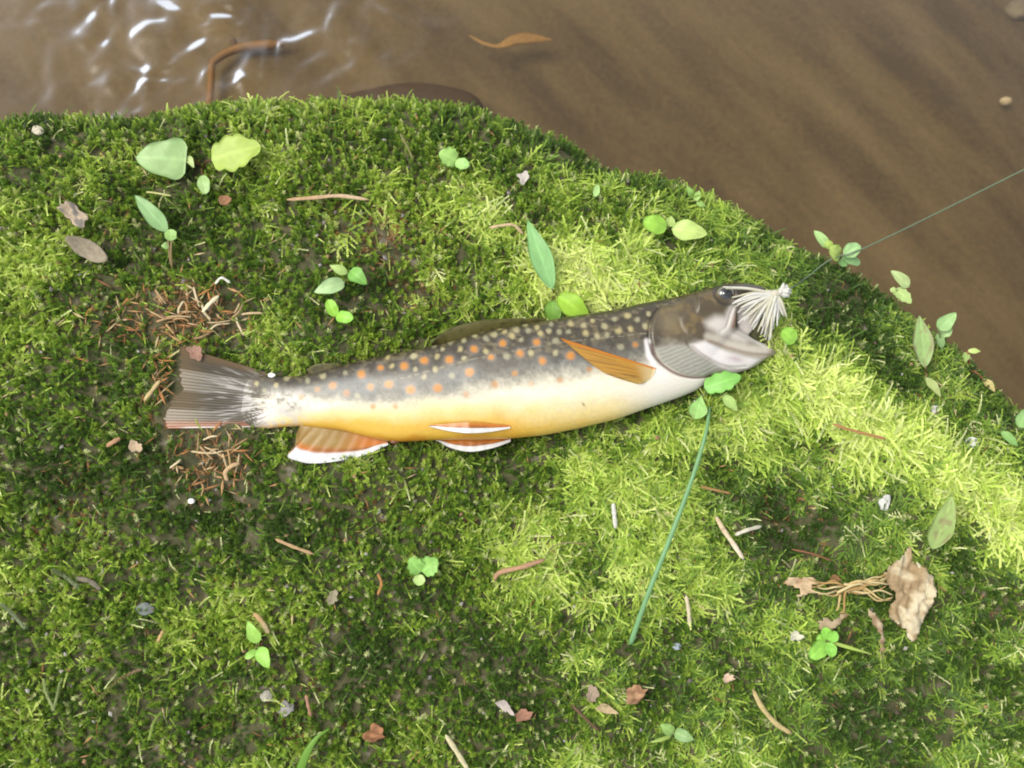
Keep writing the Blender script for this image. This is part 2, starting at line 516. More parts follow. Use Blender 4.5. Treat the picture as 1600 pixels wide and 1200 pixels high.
OPER = catmull([(1062, 474), (1035, 480), (1018, 497), (1012, 520), (1015, 543), (1024, 560), (1040, 574), (1060, 584), (1085, 588), (1108, 586), (1125, 583)], 60)
OPER_POLY = np.vstack([OPER, [(1240, 583), (1240, 440), (1090, 440)]])
PREOP = catmull([(1075, 480), (1060, 495), (1057, 510), (1064, 522), (1080, 530), (1100, 532)], 30)
MAX_ = catmull([(1158, 473), (1148, 484), (1142, 500), (1137, 513), (1128, 519)], 24)
JAWL = catmull([(1100, 534), (1112, 537), (1140, 546), (1170, 553), (1205, 555)], 24)
BRAN = catmull([(1068, 539), (1085, 552), (1110, 565), (1140, 574), (1165, 573)], 24)
side = np.sign(BZ + 7)
opm = poly_mask(BX, BY, OPER_POLY, 2.2)
dz = 3.4 * opm * (1 - sm(1050, 1125, BX)) - 3.0 * stroke(BX, BY, OPER + np.array([-3.5, 2.5]) * 0.9, 2.0, 1.8)
dz += 0.9 * stroke(BX, BY, MAX_, 5.0, 4.0) - 1.8 * stroke(BX, BY, MAX_ + np.array([-7, 0]), 1.8, 1.5)
dz += (1.3 * stroke(BX, BY, JAWL + np.array([0, -7]), 5.5, 3) - 1.6 * stroke(BX, BY, JAWL, 1.8, 1.6)) * sm(1098, 1125, BX)
dz -= 1.8 * stroke(BX, BY, BRAN, 1.6, 1.5)
dz -= 0.8 * stroke(BX, BY, PREOP, 1.6, 1.5)
dz -= 1.5 * blob(BX, BY, 1130, 461, 19, 15) - 1.3 * np.exp(-((np.hypot((BX - 1130) / 1.1, BY - 461) - 17.5) / 2.6) ** 2)
_str = poly_mask(BX, BY, [(1024, 545), (1060, 543), (1085, 556), (1120, 572), (1118, 586), (1060, 584), (1030, 566)], 4)
dz += 0.14 * _str * np.sin((BX * 0.42 + BY * 1.0) * 0.95 + 3 * fbm(BX / 20, BY / 20, 64, 2))
dz -= 1.0 * blob(BX, BY, 1140, 450, 4, 2.5)                     # nostril
dz -= 1.8 * blob(BX, BY, 1171, 452, 3.5, 2.5)
fade_h = np.abs(BZ - (-7)) > 6
bv[:, 2] += dz * side * np.where(fade_h, 1, 0.3)
# soft dents along the flank, so that the skin is not a perfect lathe
bv[:, 2] += side * (0.9 * (fbm(BX / 55, BY / 30, 61, 2) - 0.5) + 1.2 * stroke(BX, BY, [(795, 690), (790, 650), (775, 610)], 9, 8) * -0.7)
bv = lap(bv, 1, 0.35)
BX, BY, BZ = bv[:, 0], bv[:, 1], bv[:, 2]

def mixc(base, col, w):
    w = np.clip(np.asarray(w), 0, 1)[:, None]
    return base * (1 - w) + alb(*col)[None, :] * w

def fan(x, y):
    ph = (y - 628) / np.maximum(475 - x, 30); rho = np.hypot(475 - x, y - 628)
    return fbm(rho / 34 + 5, ph * 46, 101, 3) - 0.5, fbm(rho / 60, ph * 90 + 9, 104, 2) - 0.5
def fan_color(x, y):
    a, b_ = fan(x, y)
    c = np.repeat(alb(80, 69, 47)[None, :], len(x), 0)
    c = mixc(c, (56, 50, 42), sm(0.0, 0.25, b_) * 0.6)
    c = mixc(c, (130, 106, 62), (1 - sm(270, 330, x)) * 0.6)
    c = mixc(c, (196, 192, 186), sm(0.06, 0.26, a) * sm(290, 350, x) * 0.8 * sm(560, 590, y))
    c = mixc(c, (210, 204, 198), sm(0.0, 0.2, a + 0.5 * b_) * sm(362, 396, x) * sm(600, 622, y))
    return c
def trout_paint(x, y):
    tp, bt = ftop(x), np.interp(x, BOT[:, 0], BOT[:, 1])
    t = (y - tp) / np.maximum(bt - tp, 1)
    n1 = fbm(x / 26, y / 20, 71, 3) - 0.5; n2 = fbm(x / 7, y / 6, 73, 3) - 0.5; n3 = vnoise(x / 3.0, y / 3.0, 79) - 0.5
    tt = t + 0.10 * n1 + 0.03 * n2
    # where along the flank each zone begins
    g0 = np.interp(x, [420, 520, 650, 760, 900, 1010], [0.16, 0.20, 0.27, 0.34, 0.34, 0.36])
    g1 = np.interp(x, [420, 520, 650, 760, 900, 1010], [0.40, 0.55, 0.60, 0.55, 0.54, 0.62])
    yl = np.interp(x, [420, 480, 560, 700, 800, 900, 1010, 1060], [0.88, 0.78, 0.67, 0.68, 0.74, 0.82, 0.93, 1.1])
    col = np.repeat(alb(66, 58, 42)[None, :], len(x), 0)
    verm = sm(0.02, 0.16, fbm(x / 9, y / 5.5, 83, 2) - 0.5)
    col = mixc(col, (120, 108, 78), verm * 0.55 * (1 - sm(0.25, 0.42, tt)))
    col = mixc(col, (99, 96, 86), sm(g0 - 0.10, g0 + 0.08, tt) * 0.9)
    parr = sm(0.0, 0.9, np.sin(x / 27.0 + 2.0 * n1)) * sm(g0 - .08, g0 + .08, tt) * (1 - sm(g1 - .10, g1 + .06, tt))
    col = mixc(col, (88, 95, 98), parr * 0.5)
    col = mixc(col, (176, 170, 152), sm(g1 - 0.20, g1 - 0.02, tt) * 0.8)
    col = mixc(col, (243, 234, 208), sm(g1 - 0.10, g1 + 0.08, tt))
    col = mixc(col, (238, 214, 140), sm(yl - 0.16, yl + 0.04, tt) * 0.9)
    col = mixc(col, (232, 186, 70), sm(yl, yl + 0.16, tt) * np.interp(x, [450, 800, 860, 960, 1020], [1, 1, 0.75, 0.55, 0]))
    col = mixc(col, (212, 138, 38), sm(0.90, 1.0, tt) * np.interp(x, [450, 560, 640, 800, 840], [.3, .8, .9, .6, 0]))
    col = mixc(col, (225, 170, 60), blob(x, y, 790, 672, 26, 24, 0) * 0.6)
    # silvery skin over the tail wrist
    dark = 1 - sm(g1 - .12, g1 + .05, tt)
    col = col * (1 + (0.55 * n2 + 0.35 * n3) * dark + 0.10 * (n2 + n3))[:, None]
    ped = (1 - sm(440, 500, x)) * sm(0.2, 0.4, t)
    col = mixc(col, (205, 198, 190), ped * sm(-0.25, 0.2, n1 + n2) * 0.9)
    col = mixc(col, (90, 86, 80), ped * sm(0.02, 0.22, -n2 + 0.4 * n1) * 0.8 * (1 - sm(0.62, 0.75, t)))
    col = mixc(col, (214, 160, 80), (1 - sm(430, 500, x)) * sm(0.88, 1.0, t) * 0.8)
    col = mixc(col, (232, 222, 224), blob(x, y, 392, 655, 26, 13, -8) * 0.9)
    fw_ = (1 - sm(388, 424, x + 50 * (fan(x, y)[0])))[:, None]
    col = col * (1 - fw_) + fan_color(x, y) * fw_
    body = 1 - sm(1010, 1022, x)
    # spots
    o = [(640 + a / 4, 460 + b / 4, s, k) for a, b, s, k in [
        (100, 415, 6.6, 1), (255, 412, 6.6, 1), (407, 345, 6.0, 1), (583, 310, 5.6, 1), (790, 305, 5.8, 1), (380, 487, 6.8, 1), (512, 397, 5.0, 1), (690, 372, 5.8, 1),
        (825, 420, 6.0, 1), (995, 388, 6.8, 1), (20, 595, 7.0, 1), (185, 585, 7.0, 1), (535, 562, 6.5, .6), (655, 495, 5.0, .7), (930, 535, 5, .55), (1110, 470, 5, .55),
        (755, 560, 5, .3), (360, 625, 5, .5), (1390, 320, 4.6, .7)]]
    o += [(220 + a / 3.636, 500 + b / 3.636, s, k) for a, b, s, k in [(1505, 262, 6.6, 1), (1368, 272, 5.2, .9), (1260, 308, 6.5, 1), (1420, 365, 6.4, 1), (1540, 395, 6.2, 1),
        (1315, 380, 5.5, .8), (1095, 372, 6.5, .75), (1175, 415, 6.0, .5), (1330, 493, 4.5, .7), (1455, 490, 4.5, .5), (1005, 395, 5, .5), (915, 440, 5, .5)]]
    c = [(640 + a / 4, 460 + b / 4) for a, b in [(410, 262), (480, 280), (178, 390), (345, 402), (270, 510), (170, 470), (100, 515), (608, 392), (757, 372), (905, 372), (695, 290),
        (640, 265), (865, 235), (985, 240), (1090, 250), (1160, 268), (1220, 262), (1290, 235), (1455, 210), (1410, 165), (1135, 170), (1205, 205), (930, 240), (595, 237),
        (665, 225), (740, 232), (795, 212), (530, 255), (255, 300), (320, 345), (210, 345), (1300, 335), (1365, 222), (1480, 130), (905, 295), (815, 250), (45, 470), (35, 390),
        (480, 360), (340, 290), (155, 325), (1000, 190), (1080, 200), (1270, 160), (1350, 140), (720, 190), (880, 190), (560, 205), (450, 225)]]
    c += [(220 + a / 3.636, 500 + b / 3.636) for a, b in [(1165, 300), (1435, 262), (1035, 320), (945, 345), (1405, 212), (820, 330), (690, 400), (640, 360), (1555, 205), (1240, 430), (760, 370)]]
    for i, (cx, cy) in enumerate(c):
        r = 3.5 + 1.6 * ((i * 37) % 10) / 10
        w = blob(x + 2 * n2, y + 2 * n3, cx, cy, r * 1.15, r, (i * 53) % 180, 4.0)
        col = mixc(col, [(196, 186, 140), (178, 172, 138), (206, 190, 132)][i % 3], w * 0.66 * body)
    for cx, cy, r, k in o:
        w = blob(x + 2.5 * n2, y + 2.5 * n3, cx, cy, r, r * 0.95, 0, 3.6)
        halo = blob(x, y, cx, cy, r * 1.7, r * 1.6, 0, 3.0)
        col = mixc(col, (150, 150, 148), halo * 0.35 * k * body)
        col = mixc(col, (208, 138, 32), w * 0.95 * k * body)
        col = mixc(col, (190, 108, 40), blob(x, y, cx + 1, cy + 1, r * .5, r * .5) * 0.35 * k * body)
    ll = np.interp(x, [560, 640, 740, 860, 1010], [606, 589, 562, 538, 522])                 # lateral line
    col = mixc(col, (170, 160, 135), np.exp(-((y - ll) / 0.9) ** 2) * 0.55 * body * sm(560, 620, x) * sm(-.2, .1, n3))
    col = mixc(col, (70, 55, 30), blob(x, y, 909, 631, 3, 1.6, 50) * 0.8)
    # head
    hd = sm(1008, 1016, x)
    hm = np.maximum(poly_mask(x, y, np.vstack([OPER, [(1150, 600), (1240, 560), (1240, 420), (1030, 420)]]), 1.5), 0) * hd
    hc = np.repeat(alb(86, 74, 52)[None, :], len(x), 0)
    hc = mixc(hc, (132, 110, 64), sm(0.0, 0.3, n1 + 0.5 * n2) * 0.6)
    hc = mixc(hc, (58, 50, 38), (1 - sm(0, 22, y - tp)) * 0.6)
    hc = mixc(hc, (128, 116, 88), blob(x, y, 1040, 505, 18, 24, 20) * 0.6)
    hc = mixc(hc, (60, 52, 40), blob(x, y, 1022, 528, 8, 20, -10) * 0.8)
    hc = mixc(hc, (206, 198, 182), stroke(x, y, [(1057, 500), (1060, 512), (1066, 520)], 2.5, 2.5) * 0.2)
    low = sm(524, 552, y + 0.10 * (x - 1060) + 26 * n1 + 8 * n2)
    hc = mixc(hc, (176, 170, 156), low * 0.95)
    strp = np.sin((x * 0.42 + y) * 0.95 + 5.0 * n1 + 2.5 * n2)
    reg = poly_mask(x, y, [(1020, 545), (1062, 540), (1085, 556), (1120, 572), (1118, 588), (1060, 586), (1030, 570)], 4)
    hc = mixc(hc, (162, 160, 146), reg)
    hc = mixc(hc, (118, 114, 98), reg * sm(0.1, 1.0, strp) * 0.30)
    hc = mixc(hc, (214, 210, 200), reg * sm(0.2, 1.0, -strp) * 0.22)
    chk = poly_mask(x, y, [(1096, 505), (1112, 496), (1128, 496), (1142, 474), (1150, 478), (1140, 514), (1152, 520), (1172, 532), (1160, 536), (1120, 524), (1100, 514)], 9)
    hc = mixc(hc, (224, 215, 206), chk * 0.9)
    hc = mixc(hc, (236, 230, 226), poly_mask(x, y, [(1072, 540), (1095, 534), (1130, 550), (1160, 558), (1185, 562), (1170, 576), (1140, 583), (1110, 566), (1085, 552)], 4) * 0.95)
    hc = mixc(hc, (190, 170, 168), blob(x, y, 1146, 561, 14, 5, 12) * 0.8)
    hc = mixc(hc, (212, 202, 186), stroke(x, y, JAWL + np.array([0, -7]), 6, 5) * 0.7)
    hc = mixc(hc, (228, 222, 214), stroke(x, y, [(1150, 516), (1170, 526), (1195, 540)], 4, 3) * 0.9)
    hc = mixc(hc, (140, 110, 86), stroke(x, y, JAWL, 2.2, 2.0) * 0.5)
    hc = mixc(hc, (120, 92, 84), stroke(x, y, BRAN + np.array([8, 3]), 1.8, 1.6) * 0.4)
    hc = mixc(hc, (168, 118, 92), stroke(x, y, [(1152, 480), (1146, 495), (1141, 510)], 3.0, 2.5) * 0.9)      # raw edge of the gape
    hc = mixc(hc, (216, 208, 198), stroke(x, y, MAX_ + np.array([-6, 0]), 6.0, 5) * 0.8)
    hc = mixc(hc, (210, 200, 194), poly_mask(x, y, [(1152, 482), (1175, 474), (1196, 466), (1196, 520), (1176, 526), (1156, 514)], 3))
    hc = mixc(hc, (120, 96, 70), blob(x, y, 1207, 550, 7, 4) * 0.8)
    hc = mixc(hc, (88, 84, 76), (1 - sm(0, 6, np.abs(y - 449))) * sm(1150, 1165, x) * 0.7)
    hc = mixc(hc, (50, 44, 36), np.exp(-((np.hypot((x - 1130) / 1.1, y - 461) - 16.5) / 2.4) ** 2) * 0.85)
    col = col * (1 - hm[:, None]) + hc * hm[:, None]
    # throat, gill slit and the white shoulder behind it
    thr = (1 - hm) * sm(950, 1040, x) * sm(570, 596, y)
    col = mixc(col, (242, 235, 220), thr)
    col = mixc(col, (240, 236, 232), stroke(x, y, [(1006, 535), (1008, 556), (1018, 572)], 4.5, 3) * (1 - hm) * 0.9)
    col = mixc(col, (240, 236, 230), blob(x, y, 1026, 583, 20, 12, 30) * (1 - hm))
    slit = stroke(x, y, OPER[24:] + np.array([-2.6, 2.2]), 1.9, 1.5)
    col = mixc(col, (92, 52, 52), slit * 0.85)
    col = mixc(col, (150, 110, 100), blob(x, y, 1125, 588, 16, 4, -14) * 0.7)
    return np.clip(col, 0.004, 0.8)

bcol = trout_paint(BX, BY)
body = mk('body', fl(bv), quads, M_FISH, trout, cols=bcol)

def top_z(px, py):
    d = (BX - px) ** 2 + (BY - py) ** 2 + np.where(BZ > -8, 0, 1e6)
    i = np.argsort(d)[:12]
    return float(BZ[i].max())

def smooth_fin(name, base, outer, zb, zt, colf, rays=16, amp=1.0, ns=26, nt_=64, parent=None, belly=0.0, th=1.3, ragged=0.0):
    """fin as a thin ribbed sheet between its base line and its free edge (outline units)"""
    Bc = catmull(base, nt_); Oc = catmull(outer, nt_)
    s = np.linspace(0, 1, ns)[:, None, None]
    t = np.linspace(0, 1, nt_)
    ra = 1 - ragged * (vnoise(t * rays * 1.7, t * 0 + 3, 91) ** 2)
    P = Bc[None] + (Oc - Bc)[None] * s * ra[None, :, None]
    zbv = np.interp(t, np.linspace(0, 1, len(zb)), zb); ztv = np.interp(t, np.linspace(0, 1, len(zt)), zt)
    S = s[..., 0]
    Zz = zbv[None] * (1 - S) + ztv[None] * S + belly * np.sin(math.pi * S)
    Zz = Zz + amp * np.cos(2 * math.pi * rays * t)[None] * (0.3 + 0.7 * S) * (1 - 0.25 * S)
    Zz = Zz + 1.5 * amp * (fbm(t[None] * 5 + 0 * S, S * 2.2 + 0 * t[None], 93, 2) - 0.5) * S
    G = np.dstack([P[..., 0], P[..., 1], Zz])
    n = grid_normals(G)
    v, f = thick_sheet(G.reshape(-1, 3), n.reshape(-1, 3), th, ns, nt_)
    SS = np.repeat(S, nt_, 1).ravel(); TT = np.tile(t, ns)
    c = colf(SS, TT, G.reshape(-1, 3)); c = np.vstack([c, c])
    return mk(name, fl(v), f, M_FIN, parent or trout, cols=np.clip(c, 0.003, 0.8))

def ccol(n, c): return np.repeat(alb(*c)[None, :], n, 0)

def tail_col(s, t, g):
    c = fan_color(g[:, 0], g[:, 1])
    c = mixc(c, (120, 92, 50), (1 - sm(0.02, 0.16, t)) * 0.8)
    c = mixc(c, (176, 96, 40), sm(0.86, 0.96, t) * 0.75)
    c = mixc(c, (232, 216, 206), sm(0.965, 0.99, t) * (1 - sm(0.75, 0.9, s)))
    return c
_zt = float(fzc(380))
smooth_fin('tail_fin', [(430, 587), (414, 594), (404, 612), (400, 632), (402, 652), (412, 668)],
           [(273, 540), (270, 560), (269, 583), (272, 607), (258, 622), (249, 637), (241, 655), (250, 671)],
           [_zt + 3, _zt + 5, _zt + 5, _zt + 3], [_zt + 12, _zt + 3, _zt + 5, _zt, _zt + 3], tail_col, rays=27, amp=0.13, ns=48, nt_=160, ragged=0.05)

def anal_col(s, t, g):
    n = fbm(s * 3, t * 26, 103, 2) - 0.5
    c = ccol(len(s), (180, 142, 70))
    c = mixc(c, (196, 170, 110), sm(0.0, .2, n) * 0.5)
    c = mixc(c, (222, 130, 30), np.maximum(sm(0.45, 0.85, t), sm(0.45, .65, s) * sm(.1, .2, t)))
    c = mixc(c, (116, 78, 36), sm(0.50, 0.62, s) * (1 - sm(.66, .70, s)) * 0.5 * sm(.25, .4, t))
    c = mixc(c, (248, 248, 250), sm(0.66, 0.72, s + 0.25 * sm(.75, 1, t)) * sm(0.14, 0.2, t))
    return c
_za = float(fzc(530))
smooth_fin('anal_fin', [(466, 665), (500, 668), (540, 675), (575, 683), (604, 691)],
           [(463, 678), (459, 697), (447, 714), (462, 720), (485, 724), (522, 721), (564, 712), (604, 695)][0:1] + [(457, 700), (447, 714), (462, 721), (485, 725), (522, 722), (564, 713), (605, 696)],
           [_za + 2, _za + 2], [_za + 6, _za + 2], anal_col, rays=9, amp=0.3, nt_=110)

def pelvic_col(white0):
    def f(s, t, g):
        n = fbm(s * 9, t * 12, 105, 2) - 0.5
        c = ccol(len(s), (220, 130, 36))
        c = mixc(c, (150, 88, 36), sm(0, .25, n) * 0.6)
        c = mixc(c, (226, 170, 70), (1 - sm(0.0, 0.3, s)) * 0.5)
        c = mixc(c, (120, 84, 44), sm(white0 - 0.16, white0 - 0.04, s) * 0.5)
        c = mixc(c, (248, 248, 248), sm(white0 - 0.03, white0 + 0.03, s))
        return c
    return f
_zp = float(fzc(740))
smooth_fin('pelvic_fin', [(800, 680), (772, 682), (735, 684), (700, 684), (680, 684)], [(797, 690), (770, 700), (735, 706), (704, 700), (681, 687)],
           [_zp - 4, _zp - 6], [_zp + 2, _zp - 2], pelvic_col(0.62), rays=8, amp=0.3)
smooth_fin('pelvic_fin', [(797, 663), (770, 660), (735, 658), (705, 660), (674, 663)], [(797, 668), (768, 673), (735, 675), (705, 672), (673, 665)],
           [_zp + 35, _zp + 41, _zp + 35], [_zp + 35, _zp + 44, _zp + 36], pelvic_col(0.55), rays=6, amp=0.2, th=2.0)

def dorsal_col(s, t, g):
    n = fbm(g[:, 0] / 8, g[:, 1] / 5, 107, 2) - 0.5
    c = ccol(len(s), (118, 112, 64)); c = mixc(c, (70, 66, 42), sm(0.0, 0.25, n) * 0.7); c = mixc(c, (150, 150, 96), sm(.6, 1, s) * 0.4)
    return c
smooth_fin('dorsal_fin', [(676, 543), (720, 533), (760, 522), (800, 513), (856, 503)], [(673, 536), (700, 515), (740, 503), (790, 498), (854, 498)],
           [-14, -10], [-2, 0, -6], dorsal_col, rays=11, amp=0.35)
smooth_fin('adipose_fin', [(478, 583), (500, 579), (530, 572)], [(475, 577), (494, 568), (529, 569)], [-20, -18], [-18, -16], dorsal_col, rays=3, amp=0.2, nt_=24)

def pect_col(s, t, g):
    n = fbm(s * 3, t * 30, 109, 2) - 0.5
    c = ccol(len(s), (210, 156, 56))
    c = mixc(c, (140, 100, 44), sm(-.05, .25, n) * 0.7 * sm(.1, .4, s))
    c = mixc(c, (224, 186, 90), sm(0.55, 0.95, t) * 0.6)
    c = mixc(c, (240, 216, 158), (1 - sm(0.02, .30, s)) * 0.9)
    c = mixc(c, (226, 140, 30), (1 - sm(0.05, 0.12, t)))
    return c
z0 = top_z(1005, 588)
smooth_fin('pectoral_fin', [(1019, 576), (1017, 583), (1012, 591), (1003, 598)],
           [(873, 531), (876, 534), (882, 538), (890, 545), (903, 556), (918, 568), (940, 583), (966, 593), (990, 600)],
           [z0 + 1, z0 - 1, z0 - 2], [z0 + 20, z0 + 14, z0 + 10, z0 + 5, z0 - 1], pect_col, rays=11, amp=0.35, belly=5.0, nt_=90)

# eye, vent
def lens(name, cx, cy, cz, rx, ry, rz, colf, mat, parent, nu=28, nv_=14):
    v, c = [], []
    for i in range(nv_ + 1):
        a = math.pi * i / nv_
        for j in range(nu):
            p = 2 * math.pi * j / nu
            v.append((cx + rx * math.sin(a) * math.cos(p), cy + ry * math.sin(a) * math.sin(p), cz + rz * math.cos(a)))
            c.append(colf(math.sin(a) if a < math.pi / 2 else 1.0, p))
    f = grid_faces(nv_ + 1, nu, close=True)
    return mk(name, fl(np.array(v)), f, mat, parent, cols=np.array(c))
M_EYE = vcol_mat('wet_eye', 0.06, 0.7, coat=1.0, vary=0.03)
ez = top_z(1129, 461)
eye = empty('eye', (0, 0, 0)); eye.parent = trout; eye['_local'] = 1
lens('eyeball', 1130, 461, ez - 6, 15.5, 13.5, 10.5,
     lambda r, p: alb(22, 24, 26) if r < 0.74 else (alb(124, 116, 86) if r < 0.80 else alb(60, 56, 42)), M_EYE, eye)
lens('pupil', 1129, 461, ez - 2.2, 9.0, 8.6, 7.6, lambda r, p: alb(10, 12, 16), M_EYE, eye)
lens('vent', 616, 690, float(fzc(616)) + 4, 8, 4.5, 5, lambda r, p: alb(112, 66, 34), M_FISH, trout, 14, 8)

# ------------------------------------------------------------------ the fly and its line
def fibre(parent, name, pts, r0, r1, col, mat, n=10, sides=5, world_pts=True):
    p = catmull(pts, n)
    v, f = tube(p, np.linspace(r0, r1, n), sides)
    return mk(name, v, f, mat, parent, cols=np.repeat(alb(*col)[None], len(v), 0))

fly_head = fworld(1206, 460, 24)
fly = empty('fishing_fly', fly_head)
tag(fly, 'white feathered fishing fly hooked in the snout of the trout', 'fishing fly')
tips = [(1124, 451, 30), (1128, 453, 28), (1141, 474, 26), (1146, 478, 30), (1151, 483, 27), (1153, 482, 31), (1150, 487, 25), (1158, 494, 25), (1160, 500, 28), (1157, 503, 24),
        (1164, 508, 26), (1170, 508, 30), (1172, 516, 22), (1178, 520, 26), (1184, 524, 22), (1188, 528, 26), (1192, 532, 20), (1196, 533, 24), (1203, 516, 22), (1223, 498, 26),
        (1220, 496, 22), (1213, 500, 20), (1166, 492, 34), (1175, 503, 34), (1183, 512, 32), (1190, 518, 30), (1160, 478, 32), (1198, 524, 28)]
for tx, ty, tz in list(tips[2:20]):
    tips.append((tx + random.uniform(-9, 9), ty + random.uniform(-9, 5), tz + random.uniform(-8, 8)))
for i, (tx, ty, tz) in enumerate(tips):
    r = random.Random(i)
    a = fworld(1205 + r.uniform(-4, 4), 461 + r.uniform(-4, 4), 25)
    mpt = fworld(1205 + (tx - 1205) * 0.5 + r.uniform(-3, 3), 461 + (ty - 461) * 0.42 + r.uniform(-5, 1), 29 + r.uniform(-3, 4))
    fibre(fly, 'hackle_fibre', [a, mpt, fworld(tx, ty, tz)], 0.00085, 0.00022, [(246, 244, 230), (236, 232, 206), (250, 248, 240)][i % 3], M_FLUFF)
for i in range(26):                                   # clipped tuft at the eye of the hook
    r = random.Random(100 + i); an = r.uniform(0, 2 * math.pi); ln = r.uniform(7, 15)
    b0 = fworld(1214 + r.uniform(-3, 3), 459 + r.uniform(-3, 3), 25)
    fibre(fly, 'tuft_fibre', [b0, fworld(1220 + 0.7 * ln * math.cos(an), 457 + ln * math.sin(an) * 0.85, 25 + r.uniform(-6, 8))], 0.0009, 0.0005, (248, 246, 238), M_FLUFF, 4)
v, f = tube(catmull([fworld(1196, 462, 22), fworld(1206, 461, 25), fworld(1216, 459, 25)], 10), np.array([.5, 1, 1.3, 1.5, 1.6, 1.5, 1.3, 1.2, 1, .6]) * 0.001, 8)
mk('thread_head', v, f, M_FLUFF, fly, cols=np.repeat(alb(232, 226, 204)[None], len(v), 0))
m, nt, N, L, b = new_mat('hook_steel'); b.inputs['Base Color'].default_value = (0.25, 0.24, 0.22, 1); b.inputs['Metallic'].default_value = 1; b.inputs['Roughness'].default_value = 0.35
v, f = tube(catmull([fworld(1222, 457, 25), fworld(1200, 462, 22), fworld(1176, 466, 12), fworld(1168, 475, 2), fworld(1176, 482, -4)], 20), 0.0003, 6)
mk('hook', v, f, m, fly)

P0 = fworld(1226, 455, 26)
line_pts = [P0, gp(1260, 434, 4), gp(1300, 404, 9), gp(1345, 390, 12), CAM + ray(1470, 330) * 0.455, CAM + ray(1600, 265) * 0.475, CAM + ray(1900, 118) * 0.53]
lp = catmull(line_pts, 60)
v, f = tube(lp, 0.00030, 6)
m_line = vcol_mat('monofilament', 0.25, 0.5, translucent=0.3, vary=0.1)
ln = mk('fishing_line', v, f, m_line, cols=np.repeat(alb(128, 150, 116)[None], len(v), 0))
tag(ln, 'thin green fishing line running from the white fly out over the brown water', 'fishing line')

# ------------------------------------------------------------------ seedlings and leaves
PROF = {
    'lance': lambda s: np.sin(math.pi * np.clip(s, 0, 1) ** 0.80) ** 0.85,
    'blade': lambda s: np.minimum(1, s * 8 + 0.25) * (1 - s ** 3) ** 0.8,
    'round': lambda s: np.sqrt(np.clip(1 - (2 * s - 1) ** 2, 0, 1)),
    'ovate': lambda s: np.sin(math.pi * np.clip(s, 0, 1) ** 0.68) ** 0.72,
    'obov': lambda s: np.sin(math.pi * np.clip(s, 0, 1) ** 1.5) ** 0.75,
    'lobed': lambda s: np.sin(math.pi * np.clip(s, 0, 1) ** 0.75) ** 0.6 * (1 + 0.24 * np.abs(np.sin(s * 3.6 * math.pi + .5)) - 0.12),
    'heart': lambda s: np.sin(math.pi * np.clip(s * 0.97 + 0.03, 0, 1) ** 0.55) ** 0.6 * (1 + 0.06 * np.sin(s * 9)),
}
TO_CAM = -VD
leaf_no = [0]
def leaf(parent, base, tip, width, prof='ovate', col=(150, 200, 140), edge=None, arch=0.10, cup=0.12, tilt=(0, 0, 0), name='leaf', spots=0.0, vein=0.5):
    """leaf blade from a base point to a tip point, width in metres"""
    leaf_no[0] += 1; k = leaf_no[0]
    col = (min(255, col[0] * 1.13), min(255, col[1] * 1.03), col[2] * 0.90)
    a = np.asarray(base, float); c = np.asarray(tip, float)
    ax = c - a; Ln = np.linalg.norm(ax); ax = ax / Ln
    up = np.array([0, -0.18, 1.0]) + np.asarray(tilt, float); up /= np.linalg.norm(up)
    sd = np.cross(ax, up); sd /= np.linalg.norm(sd); nn = np.cross(sd, ax)
    n, m_ = 22, 11
    s = np.linspace(0, 1, n)[:, None]; t = np.linspace(-1, 1, m_)[None]
    w = PROF[prof](s) * width / 2 * (1 + 0.05 * np.sin(s * 11 + k))
    G = (a[None, None] + ax * (s * Ln)[..., None] + sd * (t * w)[..., None]
         + nn * (arch * Ln * np.sin(math.pi * s) * (1 + 0 * t) + cup * width * (np.abs(t) ** 1.5) * PROF[prof](s) * 0.5
                 + 0.025 * width * np.sin(s * 14 + 3 * t + k) * np.abs(t))[..., None])
    nr = grid_normals(G)
    v, f = thick_sheet(G.reshape(-1, 3), nr.reshape(-1, 3), 0.00022, n, m_)
    cc = np.repeat(alb(*col)[None], n * m_, 0) * 1.15
    sv = np.repeat(s, m_, 1).ravel(); tv = np.tile(t, (n, 1)).ravel()
    cc = cc * (1 - vein * 0.0) + (alb(*[min(255, x * 1.12 + 12) for x in col]) - alb(*col))[None] * (vein * np.exp(-(tv / 0.09) ** 2))[:, None]
    side_v = np.exp(-((np.sin((sv * 6 - np.abs(tv) * 1.4) * math.pi)) / 0.28) ** 2)
    cc = cc * (1 - 0.10 * side_v * (1 - np.abs(tv)))[:, None]
    cc = cc * (0.92 + 0.16 * vnoise(sv * 5 + k, tv * 3, 5))[:, None]
    if edge is not None:
        w_ = sm(0.75, 1.0, np.abs(tv)) * 0.6
        cc = cc * (1 - w_[:, None]) + alb(*edge)[None] * w_[:, None]
    if spots:
        w_ = sm(0.66, 0.8, vnoise(sv * 9 + k, tv * 4 + k, 8)) * spots
        cc = cc * (1 - w_[:, None]) + alb(168, 128, 110)[None] * w_[:, None]
    return mk(name, v, f, M_LEAF, parent, cols=np.vstack([cc, cc * 0.9]))

def stem(parent, pts, r, col=(150, 165, 110), name='stem'):
    p = catmull(pts, 8)
    v, f = tube(p, np.linspace(r, r * 0.75, 8), 6)
    return mk(name, v, f, M_LEAF, parent, cols=np.repeat(alb(*col)[None], len(v), 0))

